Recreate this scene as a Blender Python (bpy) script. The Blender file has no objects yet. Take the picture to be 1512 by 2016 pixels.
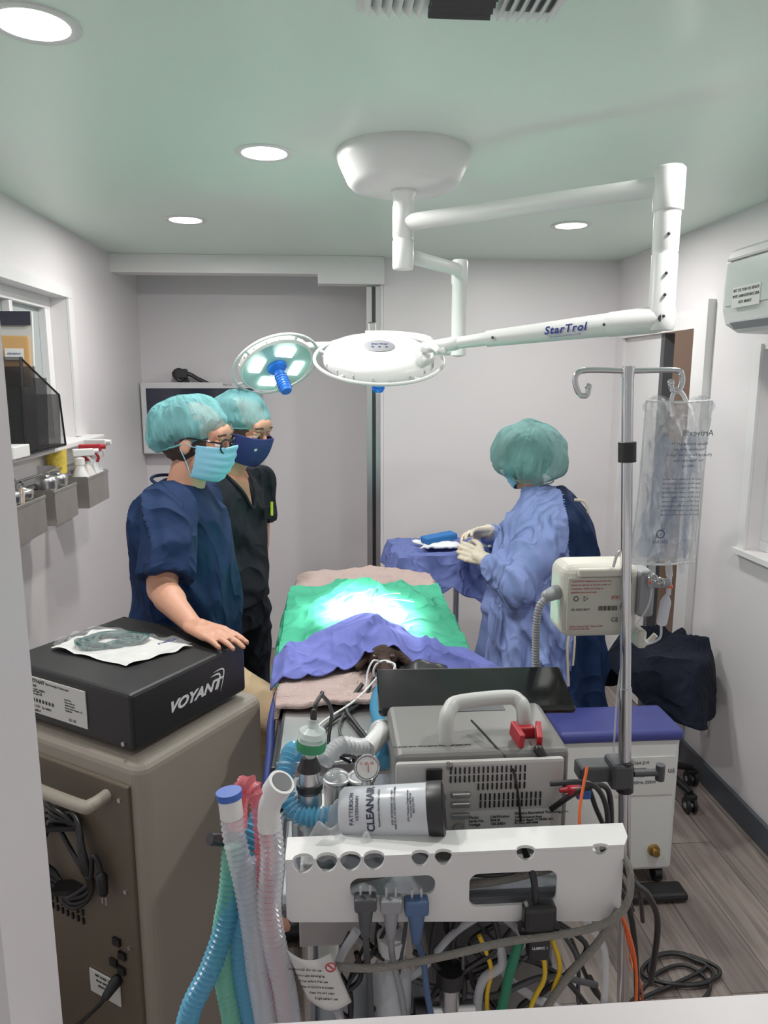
import bpy, bmesh, math, random
from mathutils import Vector, Matrix, Euler, noise
random.seed(7)
SC=bpy.context.scene
COL=SC.collection
pi=math.pi
def V(*a): return Vector(a)

# ------------------------------------------------------------ materials
MATS={}
def mat(name,col,rough=.5,metal=0,bump=0,bscale=60,var=0,vscale=6,emit=0,alpha=1,trans=0,spec=.5,stretch=(1,1,1),coat=0,ecol=None,bdist=.01,crease=0,cscale=7,cdist=.01):
    if name in MATS: return MATS[name]
    m=bpy.data.materials.new(name);m.use_nodes=True
    nt=m.node_tree;b=nt.nodes['Principled BSDF']
    b.inputs['Base Color'].default_value=(*col,1)
    b.inputs['Roughness'].default_value=rough
    b.inputs['Metallic'].default_value=metal
    b.inputs['Specular IOR Level'].default_value=spec
    b.inputs['Alpha'].default_value=alpha
    b.inputs['Transmission Weight'].default_value=trans
    b.inputs['Coat Weight'].default_value=coat
    if emit:
        b.inputs['Emission Color'].default_value=(*(ecol or col),1)
        b.inputs['Emission Strength'].default_value=emit
    tc=nt.nodes.new('ShaderNodeTexCoord');mp=nt.nodes.new('ShaderNodeMapping')
    mp.inputs['Scale'].default_value=stretch
    nt.links.new(tc.outputs['Object'],mp.inputs['Vector'])
    n=nt.nodes.new('ShaderNodeTexNoise');n.inputs['Scale'].default_value=vscale;n.inputs['Detail'].default_value=4
    nt.links.new(mp.outputs[0],n.inputs['Vector'])
    r=nt.nodes.new('ShaderNodeMix');r.data_type='RGBA'
    v=max(var,.03)
    r.inputs[6].default_value=(*[max(0,c*(1-v)) for c in col],1)
    r.inputs[7].default_value=(*[min(1,c*(1+v)) for c in col],1)
    nt.links.new(n.outputs['Fac'],r.inputs[0]);nt.links.new(r.outputs[2],b.inputs['Base Color'])
    last=None
    if bump:
        n2=nt.nodes.new('ShaderNodeTexNoise');n2.inputs['Scale'].default_value=bscale;n2.inputs['Detail'].default_value=5
        nt.links.new(mp.outputs[0],n2.inputs['Vector'])
        bp=nt.nodes.new('ShaderNodeBump');bp.inputs['Strength'].default_value=bump;bp.inputs['Distance'].default_value=bdist
        nt.links.new(n2.outputs['Fac'],bp.inputs['Height']);last=bp
    if crease:
        # cloth creases: height = distance from the zero line of a warped noise
        n3=nt.nodes.new('ShaderNodeTexNoise');n3.inputs['Scale'].default_value=cscale;n3.inputs['Detail'].default_value=1.5;n3.inputs['Distortion'].default_value=.9
        nt.links.new(mp.outputs[0],n3.inputs['Vector'])
        s1=nt.nodes.new('ShaderNodeMath');s1.operation='SUBTRACT';s1.inputs[1].default_value=.5
        a1=nt.nodes.new('ShaderNodeMath');a1.operation='ABSOLUTE'
        s2=nt.nodes.new('ShaderNodeMath');s2.operation='MULTIPLY';s2.inputs[1].default_value=-5
        e1=nt.nodes.new('ShaderNodeMath');e1.operation='EXPONENT'
        nt.links.new(n3.outputs['Fac'],s1.inputs[0]);nt.links.new(s1.outputs[0],a1.inputs[0]);nt.links.new(a1.outputs[0],s2.inputs[0]);nt.links.new(s2.outputs[0],e1.inputs[0])
        b3=nt.nodes.new('ShaderNodeBump');b3.inputs['Strength'].default_value=crease;b3.inputs['Distance'].default_value=cdist
        nt.links.new(e1.outputs[0],b3.inputs['Height'])
        if last: nt.links.new(last.outputs[0],b3.inputs['Normal'])
        last=b3
    if last: nt.links.new(last.outputs[0],b.inputs['Normal'])
    MATS[name]=m
    return m
def srgb(r,g,b):
    f=lambda c:((c/255)/12.92 if c/255<=.04045 else ((c/255+.055)/1.055)**2.4)
    return (f(r),f(g),f(b))
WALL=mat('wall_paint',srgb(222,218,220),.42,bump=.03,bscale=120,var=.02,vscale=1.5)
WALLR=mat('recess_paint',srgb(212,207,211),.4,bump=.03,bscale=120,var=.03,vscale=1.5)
CEIL=mat('ceiling_paint_green_bounce',srgb(222,239,228),.32,bump=.05,bscale=6,var=.03,vscale=1.2)  # white ceiling; green tint imitates light bounced off the green drape
TRIM=mat('white_trim',srgb(224,223,223),.4,var=.01)
FRAME=mat('frame_white',srgb(224,217,220),.4)
BASEB=mat('dark_baseboard',srgb(70,76,84),.45)
METAL=mat('stainless_steel',srgb(200,200,200),.30,1,var=.06,vscale=9)
CHROME=mat('chrome',srgb(214,216,219),.12,1)
DSTEEL=mat('dark_metal',srgb(80,80,84),.35,1)
WPL=mat('white_plastic',srgb(224,224,223),.4,var=.02)
ENAMEL=mat('white_enamel',srgb(224,226,224),.38,var=.01)
BEIGEP=mat('cream_plastic',srgb(200,198,186),.4,var=.03)
TAUPE=mat('taupe_shell',srgb(156,147,135),.5,bump=.05,bscale=400,var=.03)
TAUPED=mat('taupe_rear_panel',srgb(98,87,73),.5,var=.10)
BLACK=mat('black_plastic',srgb(24,24,26),.4,var=.1)
BLACKG=mat('black_gloss',srgb(14,15,17),.12)
BOXBLK=mat('black_powdercoat',srgb(22,22,24),.5,bump=.08,bscale=500)
DGREY=mat('dark_grey_plastic',srgb(70,72,76),.45)
GREY=mat('grey_plastic',srgb(140,142,146),.45)
MONP=mat('monitor_panel',srgb(188,185,182),.45,var=.03)
MONT=mat('monitor_top_grey',srgb(116,115,113),.4,bump=.04,bscale=300)
NAVY=mat('navy_scrub_fabric',srgb(18,38,72),.85,bump=.3,bscale=26,var=.15,spec=.2,crease=1,cscale=6,cdist=.020,stretch=(1,1,.8))
BLKSC=mat('black_scrub_fabric',srgb(31,35,42),.85,bump=.3,bscale=26,var=.15,spec=.2,crease=1,cscale=6,cdist=.020,stretch=(1,1,.8))
DNAVY=mat('dark_navy_fabric',srgb(19,24,38),.9,bump=.5,bscale=22,var=.2,bdist=.015,spec=.2,crease=.8,cscale=8,cdist=.012)
KHAKI=mat('khaki_fabric',srgb(184,158,126),.85,bump=.3,bscale=26,var=.08,spec=.2,crease=.7,cscale=7,cdist=.010)
GOWN=mat('gown_blue_nonwoven',srgb(130,148,206),.72,bump=.5,bscale=18,var=.08,bdist=.015,spec=.25,crease=1,cscale=7.5,cdist=.030,stretch=(1,1,.6))
CAPM=mat('bouffant_cap_teal',srgb(112,176,180),.88,bump=.4,bscale=40,var=.38,vscale=24,spec=.15,alpha=.64,stretch=(1,1,.35),crease=.8,cscale=16,cdist=.008)
CAPG=mat('bouffant_cap_green',srgb(116,164,162),.88,bump=.4,bscale=40,var=.36,vscale=24,spec=.15,alpha=.74,stretch=(1,1,.35),crease=.8,cscale=14,cdist=.008)
SKIN=mat('skin',srgb(200,144,118),.5,var=.07,vscale=20,bump=.05,bscale=200)
GLOVE=mat('latex_glove',srgb(222,208,186),.5,var=.05,crease=.4,cscale=25,cdist=.004)
MASKB=mat('light_blue_mask',srgb(132,194,222),.7,bump=.1,bscale=300)
MASKN=mat('navy_mask',srgb(30,36,100),.7,bump=.1,bscale=300)
HAIR=mat('brown_hair',srgb(58,42,34),.6,bump=.5,bscale=120,stretch=(1,1,6))
GREEN=mat('green_drape',srgb(66,170,134),.8,bump=.3,bscale=30,var=.06,spec=.2,crease=.9,cscale=7,cdist=.014)
PERI=mat('blue_drape',srgb(106,114,190),.8,bump=.3,bscale=30,var=.08,spec=.2,crease=.9,cscale=9,cdist=.012)
TRAYBL=mat('tray_drape_blue',srgb(90,102,160),.8,bump=.3,bscale=30,var=.08,spec=.2,crease=.9,cscale=9,cdist=.012)
TOWEL=mat('towel_pink_beige',srgb(196,172,166),.95,bump=.9,bscale=220,var=.10,crease=.6,cscale=9,cdist=.010)
WHITEC=mat('white_gauze',srgb(226,230,232),.9,bump=.4,bscale=200)
ORANGE=mat('orange_cord',srgb(232,96,36),.5)
RED=mat('red_plastic',srgb(170,28,42),.4)
YEL=mat('yellow_cord',srgb(216,176,30),.45)
GRN=mat('green_hose',srgb(26,118,86),.45)
BRAID=mat('grey_braided_hose',srgb(160,156,148),.7,bump=.9,bscale=500)
BLUEH=mat('blue_handle',srgb(20,100,205),.35)
TBLUE=mat('blue_corrugated',srgb(96,180,218),.25,alpha=.64,var=.08)
TTEAL=mat('teal_corrugated',srgb(124,206,182),.25,alpha=.55,var=.08)
TPINK=mat('pink_corrugated',srgb(228,110,124),.25,alpha=.50,var=.08)
TWHITE=mat('clear_corrugated',srgb(228,231,238),.16,alpha=.38,var=.08)
CLEAR=mat('clear_plastic',srgb(225,232,236),.08,alpha=.28,bump=.3,bscale=25,var=.05)
CLEARF=mat('clear_film',srgb(226,230,232),.12,alpha=.40,bump=.5,bscale=22,var=.05)
BAGF=mat('fluid_bag_film',srgb(240,243,246),.05,alpha=.38,bump=.3,bscale=12,var=.08,vscale=7,bdist=.02,stretch=(1.6,1,.5),crease=1,cscale=16,cdist=.020)
GLASSW=mat('frosted_pane',srgb(160,168,168),.3,var=.04)
TAN=mat('tan_corridor_wall',srgb(176,154,140),.6,var=.05)
LABEL=mat('paper_label',srgb(216,216,213),.6)
INK=mat('black_ink',srgb(30,30,32),.6)
INKW=mat('white_ink',srgb(238,238,238),.5)
INKB=mat('blue_ink',srgb(24,46,130),.5)
INKR=mat('red_ink',srgb(176,60,70),.5)
INKG=mat('grey_ink',srgb(74,84,100),.5)
LID=mat('violet_blue_lid',srgb(56,62,132),.4)
PAPER=mat('brown_paper',srgb(196,150,92),.7,var=.05)
FUR=mat('brown_fur',srgb(58,40,32),.9,bump=.8,bscale=200,var=.5,vscale=25)
EYEW=mat('eye_white',srgb(230,225,220),.2)
EYEI=mat('eye_iris',srgb(60,42,30),.2)

def wood():
    m=bpy.data.materials.new('grey_wood_planks');m.use_nodes=True
    nt=m.node_tree;b=nt.nodes['Principled BSDF'];b.inputs['Roughness'].default_value=.42
    tc=nt.nodes.new('ShaderNodeTexCoord');mp=nt.nodes.new('ShaderNodeMapping')
    mp.inputs['Rotation'].default_value=(0,0,pi/2)
    nt.links.new(tc.outputs['Object'],mp.inputs[0])
    br=nt.nodes.new('ShaderNodeTexBrick');br.inputs['Scale'].default_value=1
    br.inputs['Brick Width'].default_value=1.1;br.inputs['Row Height'].default_value=.15
    br.inputs['Mortar Size'].default_value=.0015;br.offset=.37
    br.inputs['Color1'].default_value=(*srgb(150,137,130),1);br.inputs['Color2'].default_value=(*srgb(118,107,102),1)
    br.inputs['Mortar'].default_value=(*srgb(66,58,56),1)
    nt.links.new(mp.outputs[0],br.inputs['Vector'])
    mp2=nt.nodes.new('ShaderNodeMapping');mp2.inputs['Scale'].default_value=(26,1.6,1)
    nt.links.new(tc.outputs['Object'],mp2.inputs[0])
    n=nt.nodes.new('ShaderNodeTexNoise');n.inputs['Scale'].default_value=1.6;n.inputs['Detail'].default_value=8;n.inputs['Distortion'].default_value=.8
    nt.links.new(mp2.outputs[0],n.inputs['Vector'])
    cr=nt.nodes.new('ShaderNodeValToRGB');cr.color_ramp.elements[0].position=.3;cr.color_ramp.elements[0].color=(.45,.45,.45,1);cr.color_ramp.elements[1].position=.7;cr.color_ramp.elements[1].color=(1.3,1.3,1.3,1)
    nt.links.new(n.outputs['Fac'],cr.inputs[0])
    mx=nt.nodes.new('ShaderNodeMix');mx.data_type='RGBA';mx.blend_type='MULTIPLY';mx.inputs[0].default_value=.8
    nt.links.new(br.outputs['Color'],mx.inputs[6]);nt.links.new(cr.outputs[0],mx.inputs[7]);nt.links.new(mx.outputs[2],b.inputs['Base Color'])
    return m
WOOD=wood()

# ------------------------------------------------------------ geometry helper
class G:
    def __init__(s): s.v=[];s.f=[];s.m=[];s.s=[];s.cm=0
    def add(s,vs,fs,smooth=True,M=None):
        o=len(s.v)
        for p in vs:
            p=Vector(p); s.v.append(M@p if M is not None else p)
        for f in fs:
            s.f.append([i+o for i in f]);s.m.append(s.cm);s.s.append(smooth)
        return s
    def mi(s,i): s.cm=i; return s
    def box(s,c,size,rot=None,bev=0,seg=2,smooth=False):
        bm=bmesh.new();bmesh.ops.create_cube(bm,size=1)
        for v in bm.verts: v.co=Vector((v.co.x*size[0],v.co.y*size[1],v.co.z*size[2]))
        if bev>0: bmesh.ops.bevel(bm,geom=list(bm.edges),offset=bev,segments=seg,affect='EDGES',profile=.5)
        M=Matrix.Translation(Vector(c))
        if rot is not None:
            M=M@(rot.to_4x4() if isinstance(rot,Matrix) else Euler(rot).to_matrix().to_4x4())
        bm.verts.index_update()
        s.add([v.co.copy() for v in bm.verts],[[v.index for v in f.verts] for f in bm.faces],smooth,M)
        bm.free();return s
    def loft(s,rings,n=24,caps=True,smooth=True,M=None,closed=False):
        vs=[];fs=[]
        for c,a,b in rings:
            c=Vector(c);a=Vector(a);b=Vector(b)
            for k in range(n):
                t=2*pi*k/n; vs.append(c+a*math.cos(t)+b*math.sin(t))
        R=len(rings)
        for i in range(R if closed else R-1):
            j=(i+1)%R
            for k in range(n):
                fs.append([i*n+k,i*n+(k+1)%n,j*n+(k+1)%n,j*n+k])
        if caps and not closed:
            fs.append(list(range(n))[::-1]);fs.append([(R-1)*n+k for k in range(n)])
        return s.add(vs,fs,smooth,M)
    def lathe(s,prof,M=None,n=32,smooth=True,caps=True):
        return s.loft([((0,0,z),(max(r,1e-4),0,0),(0,max(r,1e-4),0)) for r,z in prof],n,caps,smooth,M)
    def cyl(s,p0,p1,r0,r1=None,n=20,smooth=True):
        if r1 is None:r1=r0
        p0=Vector(p0);p1=Vector(p1);d=(p1-p0).normalized()
        a=d.orthogonal().normalized();b=d.cross(a)
        return s.loft([(p0,a*r0,b*r0),(p1,a*r1,b*r1)],n,True,smooth)
    def cap(s,p0,p1,r0,r1=None,n=16):
        if r1 is None:r1=r0
        p0=Vector(p0);p1=Vector(p1);d=p1-p0
        d=d.normalized() if d.length>1e-6 else V(0,0,1)
        a=d.orthogonal().normalized();b=d.cross(a);R=[]
        for k in range(5):
            t=-pi/2+.05+(pi/2-.05)*k/4; R.append((p0+d*r0*math.sin(t),a*r0*math.cos(t),b*r0*math.cos(t)))
        for k in range(5):
            t=(pi/2-.05)*k/4; R.append((p1+d*r1*math.sin(t),a*r1*math.cos(t),b*r1*math.cos(t)))
        return s.loft(R,n)
    def ell(s,c,r,M=None,n=24,m=14):
        c=Vector(c);R=[]
        for k in range(m+1):
            t=-pi/2+pi*k/m;co=max(math.cos(t),.02)
            R.append((c+V(0,0,r[2]*math.sin(t)),(r[0]*co,0,0),(0,r[1]*co,0)))
        return s.loft(R,n,True,True,M)
    def tube(s,pts,r,n=10,res=8,corr=None,closed=False,raw=False,M=None):
        P=[Vector(p) for p in pts]
        if not raw: P=catmull(P,res,closed)
        if corr:
            P=resample(P,corr[0]/2)
        N=len(P)
        T=[]
        for i in range(N):
            if closed: d=P[(i+1)%N]-P[i-1]
            else: d=P[min(i+1,N-1)]-P[max(i-1,0)]
            T.append(d.normalized() if d.length>1e-9 else V(0,0,1))
        a=T[0].orthogonal().normalized();R=[]
        for i in range(N):
            a=(a-T[i]*a.dot(T[i])).normalized();b=T[i].cross(a)
            rr=r(i/(N-1)) if callable(r) else r
            if corr: rr+= corr[1]*(1 if i%2 else -1)
            R.append((P[i],a*rr,b*rr))
        return s.loft(R,n,True,True,M,closed)
    def torus(s,M,R,r,n=48,k=8,sx=1,sy=1):
        pts=[V(R*sx*math.cos(2*pi*i/n),R*sy*math.sin(2*pi*i/n),0) for i in range(n)]
        return s.tube(pts,r,k,closed=True,raw=True,M=M)
    def mesh(s,me,M=None,smooth=False):
        s.add([v.co.copy() for v in me.vertices],[list(p.vertices) for p in me.polygons],smooth,M);return s
    def grid(s,fn,nu,nv,smooth=True,M=None):
        vs=[fn(i/nu,j/nv) for j in range(nv+1) for i in range(nu+1)]
        fs=[[j*(nu+1)+i,j*(nu+1)+i+1,(j+1)*(nu+1)+i+1,(j+1)*(nu+1)+i] for j in range(nv) for i in range(nu)]
        return s.add(vs,fs,smooth,M)
    def subset(s,ks):
        g=G();mp={}
        for k in ks:
            nf=[]
            for i in s.f[k]:
                if i not in mp: mp[i]=len(g.v);g.v.append(s.v[i])
                nf.append(mp[i])
            g.f.append(nf);g.m.append(s.m[k]);g.s.append(s.s[k])
        return g
    def islands(s):
        p=list(range(len(s.v)))
        def fd(i):
            while p[i]!=i: p[i]=p[p[i]];i=p[i]
            return i
        for f in s.f:
            r=fd(f[0])
            for i in f[1:]: p[fd(i)]=r
        D={}
        for k,f in enumerate(s.f): D.setdefault(fd(f[0]),[]).append(k)
        return [s.subset(ks) for ks in D.values()]
def catmull(P,res=8,closed=False):
    if len(P)<3 and not closed:
        return [P[0].lerp(P[1],i/res) for i in range(res+1)]
    out=[];N=len(P)
    for i in range(N if closed else N-1):
        if closed: p0,p1,p2,p3=P[i-1],P[i],P[(i+1)%N],P[(i+2)%N]
        else: p0,p1,p2,p3=P[max(i-1,0)],P[i],P[i+1],P[min(i+2,N-1)]
        for k in range(res):
            t=k/res
            out.append(.5*((2*p1)+(-p0+p2)*t+(2*p0-5*p1+4*p2-p3)*t*t+(-p0+3*p1-3*p2+p3)*t**3))
    if not closed: out.append(P[-1].copy())
    return out
def resample(P,step):
    out=[P[0].copy()];acc=0
    for a,b in zip(P[:-1],P[1:]):
        L=(b-a).length
        while acc+L>=step and L>1e-9:
            t=(step-acc)/L;a=a.lerp(b,t);out.append(a.copy());L=(b-a).length;acc=0
        acc+=L
    return out
def frame(c,x,up=V(0,0,1)):
    x=Vector(x).normalized();y=Vector(up).cross(x).normalized();z=x.cross(y)
    M=Matrix((x,y,z)).transposed().to_4x4();M.translation=Vector(c);return M
def axes(c,x,y,z):
    M=Matrix((Vector(x).normalized(),Vector(y).normalized(),Vector(z).normalized())).transposed().to_4x4();M.translation=Vector(c);return M
def zframe(c,z):
    z=Vector(z).normalized();x=z.orthogonal().normalized()
    if abs(z.x)<.9: x=(V(1,0,0)-z*z.x).normalized()
    return axes(c,x,z.cross(x),z)
def curve_mesh(body=None,size=.02,align='CENTER',shear=0,off=0,outline=None,holes=(),t=.001,space=1,cs=1):
    if body is not None:
        cu=bpy.data.curves.new('c','FONT');cu.body=body;cu.size=size;cu.align_x=align;cu.align_y='CENTER';cu.shear=shear;cu.offset=off;cu.extrude=t/2;cu.resolution_u=3;cu.space_line=space;cu.space_character=cs
    else:
        cu=bpy.data.curves.new('c','CURVE');cu.dimensions='2D';cu.fill_mode='BOTH';cu.extrude=t/2
        for pl in [outline]+list(holes):
            sp=cu.splines.new('POLY');sp.points.add(len(pl)-1);sp.use_cyclic_u=True
            for i,(x,y) in enumerate(pl): sp.points[i].co=(x,y,0,1)
    ob=bpy.data.objects.new('c',cu);COL.objects.link(ob)
    dg=bpy.context.evaluated_depsgraph_get();dg.update()
    me=bpy.data.meshes.new_from_object(ob.evaluated_get(dg))
    bpy.data.objects.remove(ob);bpy.data.curves.remove(cu)
    return me
def text(g,body,size,M,align='CENTER',shear=0,off=0,t=.0008,space=1,cs=1):
    g.mesh(curve_mesh(body,size,align,shear,off,t=t,space=space,cs=cs),M)
def rrect(x0,y0,x1,y1,r,k=5):
    P=[]
    for cx,cy,a in ((x1-r,y1-r,0),(x0+r,y1-r,90),(x0+r,y0+r,180),(x1-r,y0+r,270)):
        for i in range(k+1):
            t=math.radians(a+90*i/k);P.append((cx+r*math.cos(t),cy+r*math.sin(t)))
    return P

WORLDP={}
def build_mesh(name,g,mats):
    me=bpy.data.meshes.new(name)
    me.from_pydata([tuple(v) for v in g.v],[],g.f)
    for m in (mats if isinstance(mats,(list,tuple)) else [mats]): me.materials.append(m)
    me.polygons.foreach_set('material_index',g.m);me.polygons.foreach_set('use_smooth',g.s)
    bm=bmesh.new();bm.from_mesh(me)
    bmesh.ops.recalc_face_normals(bm,faces=bm.faces)
    for e in bm.edges:
        if len(e.link_faces)==2 and e.calc_face_angle(0)>.85: e.smooth=False
    bm.to_mesh(me);bm.free();me.update()
    return me
def setp(ob,label=None,cat=None,kind=None,group=None):
    if label: ob['label']=label
    if cat: ob['category']=cat
    if kind: ob['kind']=kind
    if group: ob['group']=group
def obj(name,g,mats,parent=None,label=None,cat=None,kind=None,group=None,solid=0,sep=False):
    if sep:
        for q in g.islands(): ob=obj(name,q,mats,parent,label,cat,kind,group,solid)
        return ob
    me=build_mesh(name,g,mats)
    ob=bpy.data.objects.new(name,me);COL.objects.link(ob)
    if parent is not None:
        ob.parent=parent
        if parent.name in WORLDP: ob.matrix_parent_inverse=Matrix.Translation(-WORLDP[parent.name])
    else:
        xs=[v.co.x for v in me.vertices];ys=[v.co.y for v in me.vertices];zs=[v.co.z for v in me.vertices]
        c=V((min(xs)+max(xs))/2,(min(ys)+max(ys))/2,min(zs))
        me.transform(Matrix.Translation(-c));ob.location=c
        WORLDP[ob.name]=c
    if solid:
        md=ob.modifiers.new('thick','SOLIDIFY');md.thickness=solid;md.offset=0
    setp(ob,label,cat,kind,group)
    return ob
def thing(name,label,cat,loc,rotz=0,world=False,group=None):
    e=bpy.data.objects.new(name,None);COL.objects.link(e);e.empty_display_size=.1
    e.location=loc;e.rotation_euler=(0,0,rotz)
    if world: WORLDP[e.name]=Vector(loc)
    setp(e,label,cat,None,group);return e
def organic(g,voxel,it=4,disp=None,fac=.5):
    me=build_mesh('tmp',g,BLACK)
    ob=bpy.data.objects.new('tmp',me);COL.objects.link(ob)
    md=ob.modifiers.new('r','REMESH');md.mode='VOXEL';md.voxel_size=voxel
    sm=ob.modifiers.new('s','SMOOTH');sm.factor=fac;sm.iterations=it
    dg=bpy.context.evaluated_depsgraph_get();dg.update()
    m2=bpy.data.meshes.new_from_object(ob.evaluated_get(dg))
    bpy.data.objects.remove(ob)
    out=G();vs=[]
    for v in m2.vertices:
        p=v.co.copy()
        if disp: p=p+v.normal*disp(p,v.normal)
        vs.append(p)
    out.add(vs,[list(p.vertices) for p in m2.polygons],True)
    bpy.data.meshes.remove(m2)
    return out
def wrinkle(amp,sc,st=(1,1,.45),seed=0,fine=.3):
    o=V(seed*3.1,seed*7.7,seed*1.3)
    def f(p,n):
        q=V(p.x*st[0]+p.z*.35,p.y*st[1]-p.z*.3,p.z*st[2]+p.x*.4)*sc+o
        w=noise.noise(q*.5+o)*1.3
        q=q+V(w,w*.6,-w*.7)
        a=1-2*abs(noise.noise(q));a=max(a,0)**1.6
        b=noise.noise(q*2.1+o)
        return amp*((a-.5)*.9+b*fine+.5*noise.noise(q*.4))
    return f
def light(name,kind,loc,energy,color=(1,1,1),size=.1,target=None,angle=60,blend=.4,parent=None):
    L=bpy.data.lights.new(name,kind);L.energy=energy;L.color=color
    if kind=='AREA': L.shape='DISK';L.size=size
    if kind=='SPOT': L.spot_size=math.radians(angle);L.spot_blend=blend;L.shadow_soft_size=size
    ob=bpy.data.objects.new(name,L);COL.objects.link(ob);ob.location=loc
    d=(Vector(target)-Vector(loc)) if target else V(0,0,-1)
    ob.rotation_euler=d.to_track_quat('-Z','Y').to_euler()
    if parent is not None:
        ob.parent=parent
        if parent.name in WORLDP: ob.matrix_parent_inverse=Matrix.Translation(-WORLDP[parent.name])
    return ob
def sst(t): t=max(0,min(1,t));return t*t*(3-2*t)

# ------------------------------------------------------------ camera
cam=bpy.data.objects.new('camera',bpy.data.cameras.new('camera'));COL.objects.link(cam)
cam.location=(0,0,1.75);cam.rotation_euler=(math.radians(79.8),0,math.radians(-4.1))
cam.data.sensor_fit='VERTICAL';cam.data.sensor_height=36;cam.data.lens=26;cam.data.clip_start=.02
SC.camera=cam
SC.view_settings.view_transform='Standard'
SC.view_settings.gamma=1.12
SC.view_settings.exposure=-.14
w=bpy.data.worlds.new('w');SC.world=w;w.use_nodes=True
w.node_tree.nodes['Background'].inputs[0].default_value=(.95,.94,.93,1)
w.node_tree.nodes['Background'].inputs[1].default_value=.36

# ------------------------------------------------------------ room
XL,XR,YB,YR,H=-1.15,1.62,4.2,4.7,2.4
Y0=.25
def S(name,g,m,**k): return obj(name,g,m,kind='structure',**k)
S('floor',G().box(((XL+XR)/2,(Y0+YR)/2,-.03),(XR-XL+.3,YR-Y0+.2,.06)),WOOD)
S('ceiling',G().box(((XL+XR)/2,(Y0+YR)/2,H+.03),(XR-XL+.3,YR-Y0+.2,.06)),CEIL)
def wallbox(g,x0,x1,y0,y1,z0,z1): g.box(((x0+x1)/2,(y0+y1)/2,(z0+z1)/2),(x1-x0,y1-y0,z1-z0))
g=G();wx0,wx1=XL-.14,XL
wallbox(g,wx0,wx1,Y0,YR+.1,0,1.47);wallbox(g,wx0,wx1,Y0,YR+.1,2.10,H)
wallbox(g,wx0,wx1,Y0,1.6,1.47,2.10);wallbox(g,wx0,wx1,3.44,YR+.1,1.47,2.10)
S('wall_left',g,WALL)
g=G();wallbox(g,XL-.13,XL-.10,1.6,3.44,1.47,2.10)
S('window_1',g,GLASSW)
g=G();wallbox(g,XL-.099,XL-.07,3.38,3.439,1.493,2.05);wallbox(g,XL-.099,XL-.068,1.61,3.439,2.051,2.099);wallbox(g,XL-.099,XL-.072,3.02,3.05,1.493,2.05)
S('trim_1',g,TRIM)
g=G();g.box((XL-.02,2.65,1.48),(.20,1.9,.025),bev=.005)
S('trim_2',g,TRIM)
g=G()
wallbox(g,XL+.001,XL+.012,3.44,3.50,1.495,2.099);wallbox(g,XL+.001,XL+.013,1.6,3.50,2.10,2.15)
S('trim_3',g,TRIM)
g=G();a,b=XR,XR+.14
wallbox(g,a,b,Y0,YB+.1,2.0,H);wallbox(g,a,b,Y0,1.7,0,2.0);wallbox(g,a,b,1.7,2.72,0,1.09);wallbox(g,a,b,1.7,2.72,1.86,2.0)
wallbox(g,a,b,2.72,3.21,0,2.0);wallbox(g,a,b,4.08,YB+.1,0,2.0)
S('wall_right',g,WALL)
g=G();wallbox(g,a+.095,a+.11,1.7,2.72,1.09,1.86);S('window_2',g,mat('window_pane_grey',srgb(200,197,203),.4))
g=G()
wallbox(g,a+.052,a+.092,2.66,2.719,1.131,1.819);wallbox(g,a+.05,a+.093,1.71,2.719,1.091,1.13);wallbox(g,a+.05,a+.093,1.71,2.719,1.82,1.859)
wallbox(g,a-.03,a-.0005,1.68,2.78,1.07,1.09)
wallbox(g,a-.012,a-.0005,2.722,2.77,1.091,1.88)
S('trim_4',g,TRIM)
g=G();wallbox(g,a-.035,a-.0005,3.10,3.209,0,2.08);S('trim_5',g,TRIM)
g=G();wallbox(g,a-.01,a-.0005,3.21,4.1,1.97,2.04);S('trim_6',g,TRIM)
d=thing('door_1',None,None,(a+.05,3.85,0),world=True);d['kind']='structure'
g=G();wallbox(g,a+.02,a+.06,3.641,4.079,.01,1.97);obj('door_leaf',g,TRIM,d)
g=G();wallbox(g,a+.015,a+.065,3.60,3.64,.01,1.97);obj('door_edge_strip',g,DGREY,d,label='dark grey edge strip')
g=G();wallbox(g,a+.6,a+.66,2.9,4.3,-.06,2.4);wallbox(g,a+.14,a+.66,4.3,4.34,-.06,2.4);wallbox(g,a+.14,a+.66,2.86,2.9,-.06,2.4)
S('wall_corridor',g,TAN)
e=thing('ceiling_light','round downlight in the corridor beyond the doorway','ceiling light',(a+.4,3.6,2.35))
g=G();g.lathe([(.07,0),(.07,-.01),(.001,-.012)],None,28);obj('light_lens',g,mat('corridor_lens',(1,.9,.8),.5,emit=4,ecol=(1,.9,.8)),e)
light('corridor_light','AREA',(0,0,-.02),3.0,(1,.95,.9),.12,parent=e)
g=G();wallbox(g,.30,XR+.14,YB,YB+.12,0,H);wallbox(g,.281,.299,YB,YR,0,H)
S('wall_back',g,WALL)
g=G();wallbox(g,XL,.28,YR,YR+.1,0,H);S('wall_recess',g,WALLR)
g=G();wallbox(g,XL,.30,YB-.05,YB+.06,2.32,H-.001);wallbox(g,XL,-.06,YB-.05,YB+.06,2.305,2.3199);wallbox(g,-.06,.30,YB-.052,YB+.06,2.255,2.3199)
S('trim_7',g,TRIM)
g=G();wallbox(g,.205,.235,YB+.02,YB+.06,0,2.25);wallbox(g,.2551,.28,YB+.0,YB+.05,0,2.25)
g.mi(1);wallbox(g,.2351,.255,YB+.04,YB+.055,0,2.25)
S('trim_8',g,[METAL,DSTEEL])
g=G();wallbox(g,XR-.018,XR-.0005,Y0,3.09,0,.10);wallbox(g,XR-.018,XR-.0005,4.1,YB,0,.10);S('baseboard_right',g,BASEB)
g=G();wallbox(g,.31,XR-.02,YB-.018,YB-.0005,0,.10);S('baseboard_back',g,BASEB)
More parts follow.
